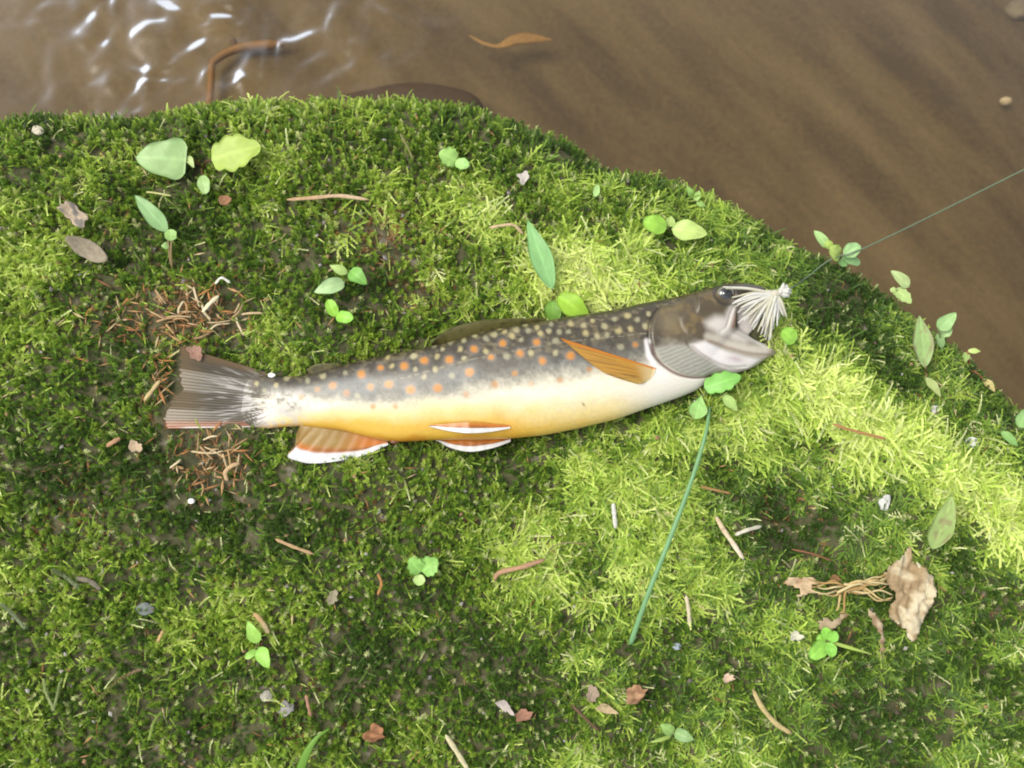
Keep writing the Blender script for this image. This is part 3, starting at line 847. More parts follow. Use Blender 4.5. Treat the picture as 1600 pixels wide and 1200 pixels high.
def seedling(root_px, leaves, label, name='seedling', cat='seedling', stem_col=(140, 150, 96), group=None, root_lift=0.0):
    """leaves: (base px, tip px, width px, profile, colour, base lift mm, tip lift mm, extras)"""
    root = gp(*root_px, root_lift)
    e = empty(name, root); tag(e, label, cat, group)
    for bpx, tpx, wpx, prof, col, bl, tl, *ex in leaves:
        kw = ex[0] if ex else {}
        b0, t0 = gp(*bpx, bl), gp(*tpx, tl)
        leaf(e, b0, t0, wpx * PXM, prof, col, **kw)
        mid = (root + b0) / 2 + np.array([0, 0, 0.0015])
        stem(e, [root, mid, b0], 0.00038, stem_col)
    return e

BLU, LIM, PAL, GRN = (150, 202, 158), (158, 208, 116), (188, 226, 176), (128, 196, 104)
seedling((318, 262), [((291, 250), (212, 246), 66, 'heart', (152, 200, 152), 9, 11, dict(cup=0.05, arch=.05)), ((330, 250), (408, 228), 56, 'lobed', (166, 206, 112), 9, 10, dict(cup=0.06, arch=.06)),
                      ((316, 274), (322, 303), 20, 'round', (158, 206, 152), 7, 8), ((293, 243), (303, 262), 11, 'lance', (176, 214, 160), 8, 8)],
         'seedling with one big bluish leaf and one toothed yellow-green leaf', stem_col=(120, 84, 54))
seedling((270, 424), [((262, 362), (211, 305), 27, 'lance', (142, 196, 150), 8, 12, dict(arch=.05)), ((268, 376), (266, 358), 20, 'round', (150, 204, 134), 8, 9), ((264, 384), (252, 384), 12, 'ovate', (150, 200, 140), 6, 7)],
         'small plant with one lance leaf above a round leaf on a tan stem', stem_col=(188, 160, 116))
seedling((545, 434), [((538, 441), (491, 457), 25, 'ovate', (168, 216, 176), 7, 9), ((543, 427), (515, 415), 15, 'lance', (176, 220, 150), 8, 10), ((547, 423), (573, 444), 25, 'ovate', (124, 192, 104), 8, 8, dict(arch=.2))],
         'three-leaved seedling above the back of the trout with one drooping leaf')
seedling((526, 492), [((524, 494), (513, 468), 19, 'round', (148, 216, 92), 6, 8), ((525, 494), (552, 498), 20, 'round', (142, 214, 92), 6, 8)],
         'lime green pair of seed leaves just above the trout', stem_col=(150, 190, 90))
seedling((712, 254), [((713, 252), (686, 238), 30, 'lobed', (164, 222, 142), 7, 9, dict(cup=.2)), ((711, 254), (733, 259), 19, 'round', (162, 222, 150), 7, 8)],
         'tiny seedling with one fan-shaped scalloped leaf and one round leaf')
seedling((866, 462), [((863, 452), (824, 344), 33, 'lance', (136, 200, 146), 7, 13, dict(arch=.05, cup=.10)), ((872, 462), (922, 500), 34, 'ovate', (150, 208, 76), 8, 7), ((862, 470), (866, 502), 26, 'round', (120, 180, 84), 5, 6)],
         'plant with a tall upright lance leaf rising behind the back of the trout', stem_col=(120, 110, 60))
seedling((930, 312), [((930, 308), (934, 288), 11, 'lance', (168, 222, 160), 6, 8)], 'single tiny pale leaf standing on the upper moss')
seedling((1088, 318), [((1082, 308), (1073, 291), 11, 'ovate', (158, 216, 132), 6, 8), ((1086, 314), (1093, 298), 11, 'ovate', (164, 216, 138), 6, 7), ((1088, 317), (1102, 322), 9, 'lance', (150, 204, 128), 5, 5)],
         'tiny seedling of three small leaves on the rim above the paired leaves')
seedling((1048, 362), [((1041, 357), (1005, 346), 30, 'round', (152, 216, 96), 7, 8), ((1050, 358), (1105, 366), 33, 'ovate', (184, 226, 150), 7, 9), ((1045, 354), (1049, 338), 18, 'ovate', (168, 210, 132), 6, 8)],
         'seedling with a lime round leaf and a pale pointed leaf on the upper slope')
seedling((1312, 404), [((1293, 386), (1272, 360), 17, 'ovate', (164, 216, 158), 7, 9), ((1300, 388), (1290, 378), 14, 'round', (176, 220, 130), 8, 9), ((1312, 402), (1296, 388), 26, 'round', (184, 226, 138), 9, 10),
                       ((1318, 398), (1344, 384), 24, 'round', (152, 206, 160), 9, 10), ((1316, 402), (1344, 412), 16, 'round', (140, 196, 148), 7, 7), ((1312, 406), (1322, 416), 14, 'round', (126, 184, 130), 6, 6)],
         'leafy seedling cluster on the rim where the fishing line crosses')
seedling((1410, 452), [((1420, 448), (1392, 423), 20, 'ovate', (172, 208, 162), 8, 9), ((1398, 452), (1424, 474), 20, 'lobed', (170, 212, 152), 7, 8), ((1400, 455), (1391, 452), 10, 'round', (170, 210, 150), 6, 6)],
         'seedling of pale notched leaves on the rim above the water')
seedling((1445, 582), [((1445, 574), (1436, 493), 32, 'lance', (146, 192, 136), 8, 12, dict(spots=.5, edge=(180, 160, 130), arch=.05)), ((1446, 590), (1470, 620), 14, 'lance', (160, 190, 136), 6, 6)],
         'upright lance leaf with reddish edges on the dark right slope', stem_col=(170, 140, 100))
seedling((1468, 545), [((1466, 514), (1494, 489), 24, 'ovate', (156, 208, 158), 8, 10), ((1468, 520), (1488, 516), 20, 'round', (170, 220, 170), 8, 8), ((1466, 520), (1472, 546), 14, 'ovate', (146, 196, 146), 7, 5)],
         'seedling of three bluish leaves beside the red-edged lance leaf')
seedling((1512, 578), [((1512, 548), (1532, 549), 9, 'lance', (184, 222, 150), 7, 8), ((1510, 550), (1508, 566), 12, 'ovate', (154, 196, 130), 6, 6), ((1536, 592), (1555, 612), 13, 'lance', (196, 200, 150), 5, 6, dict(spots=.6))],
         'spindly seedling with a reddish stem at the edge of the bank', stem_col=(186, 120, 88))
seedling((1590, 660), [((1592, 668), (1602, 640), 22, 'ovate', (150, 206, 146), 7, 9), ((1590, 660), (1606, 672), 16, 'round', (150, 206, 146), 6, 6)], 'bluish leaf pair low on the right bank near the water')
seedling((1574, 684), [((1564, 674), (1590, 697), 14, 'lance', (134, 192, 124), 6, 6)], 'single narrow green leaf beside the white pebble')
seedling((1118, 612), [((1100, 606), (1158, 588), 30, 'lobed', (132, 206, 116), 7, 10), ((1096, 618), (1086, 655), 28, 'obov', (150, 212, 138), 7, 7, dict(spots=.25)), ((1130, 618), (1152, 642), 16, 'ovate', (166, 212, 140), 7, 7)],
         'leafy seedling tucked under the jaw of the trout')
seedling((1236, 536), [((1242, 534), (1222, 516), 26, 'round', (150, 216, 100), 6, 8)], 'round lime leaf on the bright moss beside the open mouth')
seedling((1456, 862), [((1457, 858), (1488, 774), 36, 'lance', (156, 196, 134), 6, 12, dict(spots=.55, arch=.06))], 'spotted lance leaf standing on the bright moss above the crumpled dry leaf')
seedling((657, 894), [((657, 894), (640, 872), 25, 'lobed', (142, 208, 122), 8, 9), ((659, 893), (684, 874), 30, 'lobed', (142, 206, 120), 8, 9), ((655, 897), (655, 915), 18, 'round', (178, 224, 160), 7, 7), ((657, 896), (645, 868), 14, 'round', (150, 190, 110), 6, 6)],
         'clover-like seedling of scalloped leaves below the pelvic fins')
seedling((402, 1012), [((403, 1004), (387, 971), 20, 'ovate', (156, 218, 116), 7, 9), ((405, 1012), (420, 1044), 22, 'ovate', (150, 216, 110), 7, 8), ((400, 1016), (383, 1029), 11, 'round', (150, 214, 112), 5, 6)],
         'two-leaved lime seedling beside a short tan stick')
seedling((1292, 1000), [((1293, 1000), (1288, 980), 17, 'round', (138, 214, 96), 6, 8), ((1294, 1001), (1308, 988), 17, 'round', (132, 206, 96), 6, 8), ((1293, 1004), (1302, 1026), 18, 'round', (134, 208, 100), 6, 7),
                        ((1290, 1004), (1266, 1028), 24, 'round', (140, 210, 100), 6, 7), ((1290, 1000), (1276, 996), 14, 'round', (138, 208, 96), 6, 6), ((1300, 1004), (1362, 1022), 5, 'blade', (160, 200, 110), 5, 5)],
         'clover-like seedling of round leaves below the crumpled dry leaf')
seedling((1050, 1150), [((1052, 1145), (1032, 1132), 18, 'ovate', (138, 188, 118), 4, 6), ((1054, 1144), (1084, 1156), 20, 'ovate', (128, 176, 124), 4, 5), ((1048, 1150), (1016, 1160), 6, 'blade', (150, 190, 110), 3, 4)],
         'low seedling half sunk in moss beneath the long green blade')
# long green stalk and grass blade
e = empty('grass', gp(985, 1006, 0)); tag(e, 'long blue-green grass stalk leaning from the trout head down the moss', 'grass', kind='thing')
p = catmull([gp(985, 1006, 3), gp(1012, 930, 9), gp(1045, 846, 10), gp(1080, 752, 11), gp(1102, 680, 10), gp(1109, 636, 6)], 40)
v, f = tube(p, np.interp(np.linspace(0, 1, 40), [0, .3, .8, 1], [.0009, .00085, .00075, .0005]), 8, flat=0.7)
mk('stalk', v, f, M_LEAF, e, cols=np.repeat(alb(140, 192, 132)[None], len(v), 0) * (0.93 + 0.14 * rng.random((len(v), 1))))
e = empty('grass', gp(466, 1215, 0)); tag(e, 'short broad grass blade curving up among dark moss', 'grass', kind='thing')
p = catmull([gp(464, 1222, 2), gp(478, 1180, 10), gp(496, 1152, 13), gp(516, 1138, 12)], 24)
v, f = tube(p, np.interp(np.linspace(0, 1, 24), [0, .5, 1], [.0017, .0014, .0002]), 8, flat=0.25, up=(0, -.3, 1))
mk('blade', v, f, M_LEAF, e, cols=np.repeat(alb(128, 176, 66)[None], len(v), 0))

MM = 0.001
def leaflet(V, F, T, base, d, up, ln_, w, t0, t1):
    """one folded pointed leaflet"""
    sd = np.cross(d, up); sd /= np.linalg.norm(sd) + 1e-9
    nn = np.cross(sd, d)
    i = len(V)
    mid = base + d * ln_ * 0.45
    V += [base, mid + sd * w / 2 + nn * w * 0.22, base + d * ln_ + nn * ln_ * 0.05, mid - sd * w / 2 + nn * w * 0.22]
    T += [t0, (t0 + t1) / 2, t1, (t0 + t1) / 2]
    F += [(i, i + 1, i + 2), (i, i + 2, i + 3)]

def unit(v):
    v = np.asarray(v, float); return v / (np.linalg.norm(v) + 1e-12)

# ------------------------------------------------------------------ dry litter, one thing each
def dull(c, k=0.28):
    g = 0.35 * c[0] + 0.5 * c[1] + 0.15 * c[2]
    return tuple(x * (1 - k) + g * k + (4 if i < 2 else -4) for i, x in enumerate(c))

def stick(name, pts, wpx, col, label, cat, lift=4.0, group=None, flat=0.55, col2=None, bands=0, lifts=None, taper=0.25):
    P_ = [gp(x, y, (lifts[i] if lifts else lift) - 1.0 + (0.9 if 0 < i < len(pts) - 1 else 0)) for i, (x, y) in enumerate(pts)]
    p = catmull(P_, 22)
    r = wpx * PXM * 0.42
    u = np.linspace(0, 1, 22)
    rad = r * np.minimum(1, np.minimum(u, 1 - u) * 9 + taper) * (1 + 0.10 * np.sin(u * 17 + wpx))
    v, f = tube(p, rad, 8, flat=flat)
    uu = np.repeat(u, 8)
    col = dull(col); col2 = dull(col2) if col2 else None
    c = np.repeat(alb(*col)[None], len(v), 0)
    if col2: c = c * (1 - sm(.25, .8, uu)[:, None]) + alb(*col2)[None] * sm(.25, .8, uu)[:, None]
    if bands: c = c * (1 - 0.45 * np.exp(-((np.sin(uu * math.pi * bands)) / 0.16) ** 2)[:, None])
    c = c * (0.88 + 0.24 * rng.random((len(v), 1)))
    o = mk(name, v, f, M_DRY, cols=c)
    return tag(o, label, cat, group)

def flake(name, px, py, rx, ry, ang, col, label, cat, lift=4.0, seed=0, mat=None, th=0.0004, curl=0.35, group=None, col2=None, rag=0.42, tilt=(0, 0)):
    """irregular curled flake of leaf or bark with real thickness"""
    r = np.random.default_rng(seed)
    c0 = gp(px, py, lift - 1.2)
    n, m_ = 8, 24
    a = np.linspace(0, 2 * math.pi, m_, endpoint=False)
    out = 1 + rag * (vnoise(np.cos(a) * 1.6 + seed, np.sin(a) * 1.6 + seed * 3, 3) - 0.5) * 2 + rag * 0.9 * (vnoise(a * 4, a * 0, seed) - 0.5)
    s = np.linspace(0.02, 1, n)[:, None]
    x = s * out[None] * np.cos(a)[None] * rx; y = s * out[None] * np.sin(a)[None] * ry
    z = curl * (x * x / rx - 0.4 * y * y / ry) + 0.10 * ry * (vnoise(x / rx * 2.5 + seed, y / ry * 2.5, 7) - 0.5) * 2 + tilt[0] * x + tilt[1] * y
    ca, sa = math.cos(math.radians(ang)), math.sin(math.radians(ang))
    X_, Y_ = x * ca - y * sa, x * sa + y * ca
    Rt, Up, Nn = VR, np.array([0, 0.98, 0.2]), np.array([0, -0.2, 0.98])
    G = c0 + (X_[..., None] * Rt + Y_[..., None] * Up + z[..., None] * Nn) * PXM
    G = G.reshape(-1, 3)
    v = np.vstack([G, G - Nn * th]); off = n * m_
    f = [(i * m_ + j, (i + 1) * m_ + j, (i + 1) * m_ + (j + 1) % m_, i * m_ + (j + 1) % m_) for i in range(n - 1) for j in range(m_)]
    f.append(tuple(range(m_)))
    f += [tuple(q + off for q in reversed(k)) for k in f]
    f += [((n - 1) * m_ + j, off + (n - 1) * m_ + j, off + (n - 1) * m_ + (j + 1) % m_, (n - 1) * m_ + (j + 1) % m_) for j in range(m_)]
    col = dull(col); col2 = dull(col2) if col2 else None
    c = np.repeat(alb(*col)[None], off, 0)
    if col2:
        w = sm(0.4, 0.6, vnoise(x.ravel() / rx * 3 + seed, y.ravel() / ry * 3, 11))[:, None]
        c = c * (1 - w) + alb(*col2)[None] * w
    c = c * (0.85 + 0.3 * r.random((off, 1)))
    o = mk(name, v, f, mat or M_DRY, cols=np.vstack([c, c * 0.8]))
    return tag(o, label, cat, group)

stick('dry_needle', [(448, 312), (490, 309), (530, 306), (576, 312)], 8, (196, 150, 112), 'long pinkish-brown dry needle above the three-leaved seedling', 'needle', 5.5, col2=(214, 176, 140))
stick('dry_needle', [(772, 908), (780, 895), (815, 886), (852, 874)], 9, (190, 138, 104), 'hooked reddish-brown needle beside the clover-like seedling', 'needle', 6, lifts=[4, 5, 6, 6.5], taper=.2)
stick('dry_needle', [(1176, 1076), (1190, 1104), (1212, 1130), (1238, 1147)], 9, (196, 170, 108), 'bent tan needle with a dark stripe in the lower moss', 'needle', 6, bands=1)
stick('straw', [(696, 1148), (712, 1172), (732, 1204)], 9, (208, 196, 150), 'pale straw lying among dark moss near a reddish chip', 'straw', 5)
stick('straw', [(1118, 806), (1132, 830), (1146, 850), (1162, 874)], 9, (222, 190, 150), 'pale banded straw lying right of the long green stalk', 'straw', 6, bands=3.4, col2=(238, 216, 190))
stick('pale_twig', [(1148, 836), (1168, 828), (1190, 822)], 7, (206, 200, 184), 'short whitish twig meeting the banded straw', 'twig', 6)
stick('dry_needle', [(1094, 760), (1120, 766), (1142, 771)], 5, (176, 128, 70), 'thin amber needle lying across to the right of the stalk', 'needle', 6)
stick('tan_stick', [(396, 958), (408, 970), (420, 990)], 9, (196, 152, 96), 'short tan stick beside the two-leaved lime seedling', 'stick', 6, col2=(210, 180, 130))
stick('dry_needle', [(430, 842), (455, 853), (490, 866)], 6, (190, 146, 104), 'thin brown needle below the anal fin', 'needle', 6)
stick('pale_twig', [(958, 786), (960, 806), (962, 826)], 8, (214, 210, 208), 'stubby grey-white twig below the belly of the trout', 'twig', 5.5)
stick('straw', [(1072, 930), (1076, 955), (1078, 980)], 7, (206, 190, 158), 'straight dull straw lying between the stalk and the dry roots', 'straw', 5)
stick('dry_needle', [(764, 356), (785, 352), (803, 352), (818, 366)], 6, (206, 170, 130), 'arched tan needle beside the tall lance leaf', 'needle', 6)
stick('pine_needle', [(1300, 662), (1330, 672), (1385, 686)], 5, (178, 112, 66), 'thin reddish needle on the bright moss ridge', 'needle', 7)
stick('dry_needle', [(1236, 858), (1268, 865), (1300, 876)], 4, (140, 84, 58), 'dark red needle touching the crumpled dry leaf', 'needle', 6)
stick('dry_needle', [(625, 208), (636, 228), (646, 250)], 5, (120, 116, 66), 'thin olive needle on the upper moss near the fan-leaved seedling', 'needle', 6)
stick('pale_twig', [(316, 488), (328, 474), (342, 462)], 8, (226, 214, 178), 'bright pale twig in the brown patch above the tail fin', 'twig', 6)
stick('bent_straw', [(336, 444), (346, 434), (360, 442)], 5, (226, 226, 218), 'small white bent straw above the brown patch', 'straw', 6)
stick('dry_needle', [(268, 306), (240, 301), (228, 300)], 4, (190, 190, 110), 'thin yellow needle between the big leaf and the lance leaf', 'needle', 6)
stick('dry_needle', [(590, 896), (596, 912), (590, 930)], 5, (186, 120, 60), 'short rusty needle left of the clover-like seedling', 'needle', 5)
stick('dry_needle', [(478, 1085), (482, 1105), (486, 1120)], 6, (176, 120, 96), 'short reddish needle near the grey grit in the lower moss', 'needle', 5)
stick('dry_needle', [(892, 1100), (914, 1122), (936, 1142)], 5, (110, 78, 60), 'dark brown twiggy needle beside the oval brown chip', 'needle', 5)
stick('twig', [(118, 903), (140, 908), (158, 922)], 9, (128, 116, 104), 'grey-brown bark twig on the dark left moss', 'twig', 5, bands=2)
stick('dry_needle', [(255, 985), (250, 995), (246, 1003)], 6, (206, 160, 100), 'tiny orange-tan needle between moss tufts', 'needle', 5)
stick('tan_stick', [(166, 697), (178, 690), (188, 684)], 9, (190, 134, 96), 'short brown stick left of the tail fin', 'stick', 5)

def strand(pts, wpx, col, label, lift=6.0, col2=None):
    """loose moss shoot: a thin core wrapped in overlapping scale leaves"""
    p = catmull([gp(x, y, lift - (1.5 if i == 0 else 0)) for i, (x, y) in enumerate(pts)], 30)
    V_, F_, T_ = [], [], []
    w = wpx * PXM
    tg = np.gradient(p, axis=0)
    rs = random.Random(int(pts[0][0] * 7 + pts[0][1]))
    for i in range(30):
        d = unit(tg[i]); sd = unit(np.cross(d, [0, 0.1, 1.0])); up = np.cross(sd, d)
        for k in range(4):
            an = k * math.pi / 2 + i * 0.8
            rad = sd * math.cos(an) + up * math.sin(an)
            leaflet(V_, F_, T_, p[i], unit(d + rad * rs.uniform(.3, .6)), rad + 0.01, w * rs.uniform(.7, 1.0), w * .32, i / 30, i / 30)
    V_ = np.array(V_); t_ = np.array(T_)[:, None]
    c = alb(*col)[None] * (1 - t_) + alb(*(col2 or col))[None] * t_
    tag(mk('moss_strand', V_, F_, M_LEAF, cols=c * (0.85 + .3 * rng.random((len(V_), 1))), smooth=False), label, 'moss strand')

strand([(850, 876), (862, 856), (885, 848), (914, 850)], 5, (176, 184, 128), 'pale arched moss strand at the thick end of the hooked needle', 6, col2=(168, 140, 110))
strand([(80, 890), (100, 900), (118, 914)], 10, (158, 170, 126), 'pale furry moss strand beside the grey bark twig', 6)
strand([(0, 942), (18, 958), (36, 978)], 9, (166, 180, 136), 'pale furry moss strand by the left moss hollow', 6)
strand([(150, 1098), (176, 1070), (196, 1056), (214, 1048)], 9, (150, 170, 82), 'moss strand turning brown at its end above the pale forked strand', 6, col2=(160, 130, 100))
strand([(68, 1060), (72, 1082), (82, 1104)], 8, (186, 200, 132), 'pale moss strand, left arm of a fork in the dark moss', 7)
strand([(94, 1064), (90, 1084), (84, 1106)], 7, (180, 196, 132), 'pale moss strand, right arm of a fork in the dark moss', 7)
strand([(252, 1112), (240, 1130), (234, 1152)], 7, (176, 200, 100), 'upright pale green moss strand in the lower dark moss', 7)
flake('bark_flake', 117, 334, 27, 13, -42, (120, 112, 112), 'grey curled bark flake with a tan end on the left moss', 'bark', 6, 3, col2=(184, 158, 136))
flake('bark_flake', 140, 392, 36, 15, -30, (152, 136, 118), 'smooth grey-brown oblong bark flake below the curled one', 'bark', 6, 5, rag=0.12)
flake('bud_scale', 352, 312, 10, 8, 0, (164, 108, 76), 'small reddish-brown bud scale below the toothed leaf', 'bud scale', 7, 7, rag=.2)
flake('brown_chip', 994, 1086, 19, 15, 30, (186, 132, 96), 'oval red-brown leaf chip in the lower moss', 'leaf chip', 6, 8, col2=(150, 100, 72), curl=.4)
flake('brown_chip', 585, 1146, 15, 12, 10, (178, 110, 72), 'small rusty leaf chip near the pale straw', 'leaf chip', 6, 9, col2=(140, 84, 56))
flake('pale_flake', 818, 278, 9, 10, 20, (196, 184, 180), 'tiny pinkish-white flake on the upper moss', 'flake', 6, 10)
flake('brown_chip', 212, 697, 10, 9, 0, (196, 164, 134), 'rounded tan chip below the tail fin tip', 'leaf chip', 6, 12)
flake('white_crumb', 423, 586, 5.5, 3.4, 0, (250, 250, 250), 'tiny bright white crumb on the tail wrist of the trout', 'crumb', 1.2, 36, mat=M_STONE, th=.0008, curl=-.2, rag=.1)
o = bpy.data.objects['white_crumb']
o.location = Vector(fworld(423, 586, top_z(423, 592) + 3) - gp(423, 586, 0.0))
flake('leaf_scrap', 925, 1086, 9, 13, 10, (162, 136, 118), 'grey-brown leaf scrap beside the oval brown chip', 'leaf scrap', 5, 13)
flake('leaf_scrap', 945, 1108, 15, 6, -18, (190, 160, 120), 'narrow tan leaf scrap below the grey-brown scrap', 'leaf scrap', 5, 14)
flake('leaf_scrap', 788, 1103, 14, 6, -40, (186, 170, 168), 'greyish curled scrap among dark moss in front', 'leaf scrap', 5, 15)
flake('leaf_scrap', 818, 1118, 13, 8, 20, (166, 108, 88), 'reddish curled scrap beside the greyish one', 'leaf scrap', 5, 16)
flake('grit_flake', 520, 934, 8, 11, 0, (152, 140, 116), 'small olive-grey flake in the lower left moss', 'flake', 5, 17)
flake('tail_scrap', 301, 549, 12, 12, 20, (168, 118, 104), 'pinkish-brown leaf scrap stuck to the upper tail lobe', 'leaf scrap', 0.0, 18)
o = bpy.data.objects['tail_scrap']
o.location = Vector(fworld(301, 549, _zt + 19) - gp(301, 549, 0.0))
flake('pale_flake', 1244, 994, 10, 8, 0, (204, 200, 178), 'small cream flake left of the round-leaved seedling', 'flake', 5, 22)
flake('pale_flake', 1138, 1060, 9, 6, 20, (214, 176, 150), 'tiny peach flake right of the oval brown chip', 'flake', 5, 23)
flake('pebble', 1518, 692, 13, 9, 0, (240, 240, 240), 'small white pebble at the crest of the right slope', 'pebble', 4.5, 24, mat=M_STONE, th=.003, curl=-.35, rag=.12)
flake('pebble', 1462, 640, 8, 7, 0, (196, 192, 196), 'tiny pale grey pebble on the dark right slope', 'pebble', 4, 25, mat=M_STONE, th=.003, curl=-.35, rag=.15)
flake('pebble', 58, 203, 10, 7, 0, (206, 194, 172), 'cream pebble at the rim of the bank by the water', 'pebble', 5, 26, mat=M_STONE, th=.003, curl=-.35, rag=.15)
flake('pebble', 298, 783, 5, 4, 0, (245, 245, 248), 'tiny bright white pebble below the tail fin', 'pebble', 5, 27, mat=M_STONE, th=.002, curl=-.35, rag=.1)
flake('pebble', 226, 952, 15, 9, 0, (108, 118, 124), 'blue-grey pebble sunk in the left moss', 'pebble', 4.0, 28, mat=M_STONE, th=.003, curl=-.3, rag=.2)
flake('pebble', 448, 1108, 12, 9, 20, (150, 142, 146), 'grey grit lump in the lower left moss', 'pebble', 4, 29, mat=M_STONE, th=.003, curl=-.2, rag=.4)
flake('pebble', 416, 1088, 9, 8, 0, (158, 150, 140), 'brownish grey pebble beside the grit lump', 'pebble', 4, 30, mat=M_STONE, th=.003, curl=-.3, rag=.2)
flake('pebble', 1384, 785, 8, 12, 0, (200, 200, 204), 'pale upright pebble under the moss ridge', 'pebble', 4, 31, mat=M_STONE, th=.003, curl=-.2, rag=.3)
flake('pebble', 1058, 1010, 7, 5, 0, (150, 162, 190), 'tiny bluish pebble at the foot of the grass stalk', 'pebble', 4, 32, mat=M_STONE, th=.002, curl=-.3, rag=.2)
flake('brown_chip', 1305, 905, 9, 7, 0, (150, 100, 60), 'rust-brown crumb above the dry roots', 'leaf chip', 5, 33)

# crumpled dry leaf: a traced outline at its own place, buckled and given thickness
def crumple(name, outline, zc, label, cat, col, col2, seed, amp=9.0, lift=5.0):
    P_ = np.asarray(outline, float)
    lo, hi = P_.min(0), P_.max(0)
    st = 2.6
    gxs = np.arange(lo[0], hi[0] + st, st); gys = np.arange(lo[1], hi[1] + st, st)
    XX, YY = np.meshgrid(gxs, gys, indexing='ij')
    rag = 3.0 * (vnoise(XX / 5, YY / 5, seed) - 0.5) * 2
    d = poly_dist(XX, YY, np.vstack([P_, P_[:1]]), False); ins = np.where(in_poly(XX, YY, P_), d, -d) + rag > 0
    zz = lift / 1000 / PXM + amp * (1.6 * np.abs(fbm(XX / 22 + seed, YY / 30, seed, 2) - 0.5) * 2 + 1.0 * np.abs(fbm(XX / 11 + YY / 40, YY / 14, seed + 3, 2) - 0.5)) + 0.10 * (XX - lo[0])
    g0 = gp((lo[0] + hi[0]) / 2, (lo[1] + hi[1]) / 2, 0)
    idx = -np.ones(XX.shape, int); v = []; uv = []
    Up = np.array([0, 0.98, 0.2]); Nn = np.array([0, -0.2, 0.98])
    cx, cy = (lo + hi) / 2
    for i in range(XX.shape[0]):
        for j in range(XX.shape[1]):
            if ins[i, j]:
                idx[i, j] = len(v)
                v.append(g0 + (VR * (XX[i, j] - cx) - Up * (YY[i, j] - cy) + Nn * zz[i, j]) * PXM); uv.append((XX[i, j], YY[i, j]))
    f = []
    for i in range(XX.shape[0] - 1):
        for j in range(XX.shape[1] - 1):
            q = (idx[i, j], idx[i, j + 1], idx[i + 1, j + 1], idx[i + 1, j])
            if min(q) >= 0: f.append(q)
    uv = np.array(uv)
    w = sm(.42, .62, fbm(uv[:, 0] / 18, uv[:, 1] / 18, seed + 9, 3))[:, None]
    c = alb(*col)[None] * (1 - w) + alb(*col2)[None] * w
    vein = np.exp(-(np.sin(uv[:, 0] / 6 + uv[:, 1] / 14) / 0.25) ** 2)[:, None]
    c = c * (1 - 0.15 * vein)
    o = mk(name, np.array(v), f, M_DRY, cols=c)
    so = o.modifiers.new('thickness', 'SOLIDIFY'); so.thickness = 0.0004; so.offset = -1
    return tag(o, label, cat)
crumple('dry_leaf', [(1412, 852), (1402, 866), (1386, 878), (1370, 896), (1372, 912), (1388, 925), (1378, 948), (1376, 964), (1396, 974), (1404, 998), (1418, 992), (1428, 968), (1440, 950), (1449, 922), (1446, 900), (1432, 884), (1414, 876), (1418, 858)],
        0, 'crumpled beige dead leaf lying on the lower right moss', 'dead leaf', (214, 200, 168), (172, 148, 112), 51, 15)
crumple('leaf_scrap', [(1216, 912), (1226, 900), (1244, 898), (1262, 900), (1276, 906), (1262, 914), (1272, 924), (1252, 928), (1234, 930), (1240, 918)], 0,
        'pale tan leaf scrap at the left end of the dry roots', 'leaf scrap', (208, 182, 146), (176, 140, 104), 53, 7)
crumple('leaf_scrap', [(1268, 968), (1282, 962), (1296, 966), (1312, 952), (1318, 958), (1304, 976), (1292, 984), (1276, 988)], 0,
        'dull tan leaf scrap above the round-leaved seedling', 'leaf scrap', (180, 160, 128), (146, 120, 88), 55, 7)
crumple('leaf_scrap', [(1352, 948), (1362, 956), (1370, 972), (1376, 990), (1372, 1014), (1362, 1016), (1366, 996), (1358, 978), (1350, 962)], 0,
        'narrow ragged strip hanging below the dry roots', 'leaf scrap', (188, 168, 140), (150, 126, 96), 57, 6)
e = empty('root_tangle', gp(1330, 925, 0)); tag(e, 'tangle of thin tan rootlets joined to the crumpled dead leaf', 'roots')
rr = random.Random(5)
for i in range(20):
    x0, y0 = 1316 + rr.uniform(-8, 10), 918 + rr.uniform(-5, 10)
    right = i < 14
    x1, y1 = (1385 + rr.uniform(-8, 14), 912 + rr.uniform(-18, 28)) if right else (1250 + rr.uniform(0, 30), 912 + rr.uniform(-14, 18))
    if i in (12, 13): x1, y1 = 1312 + rr.uniform(-6, 4), 952 + rr.uniform(-4, 6)
    pts = [gp(x0, y0, 7 + rr.uniform(-1, 2)), gp(x0 + (x1 - x0) * .35 + rr.uniform(-4, 4), y0 + (y1 - y0) * .35 + rr.uniform(-11, 9), 9 + rr.uniform(-2, 2)),
           gp(x0 + (x1 - x0) * .7 + rr.uniform(-4, 4), y0 + (y1 - y0) * .7 + rr.uniform(-9, 9), 9 + rr.uniform(-2, 3)), gp(x1, y1, 7 + rr.uniform(-1, 3))]
    v, f = tube(catmull(pts, 16), np.linspace(.00055, .00025, 16) * rr.uniform(.7, 1.2), 5)
    c = [(206, 180, 124), (186, 150, 96), (216, 196, 146)][i % 3]
    mk('rootlet', v, f, M_DRY, e, cols=np.repeat(alb(*c)[None], len(v), 0))
stick('dry_petiole', [(1432, 878), (1446, 898), (1450, 920), (1444, 938)], 6, (206, 194, 160), 'curved pale leaf stalk along the far side of the crumpled dead leaf', 'leaf stalk', 9)

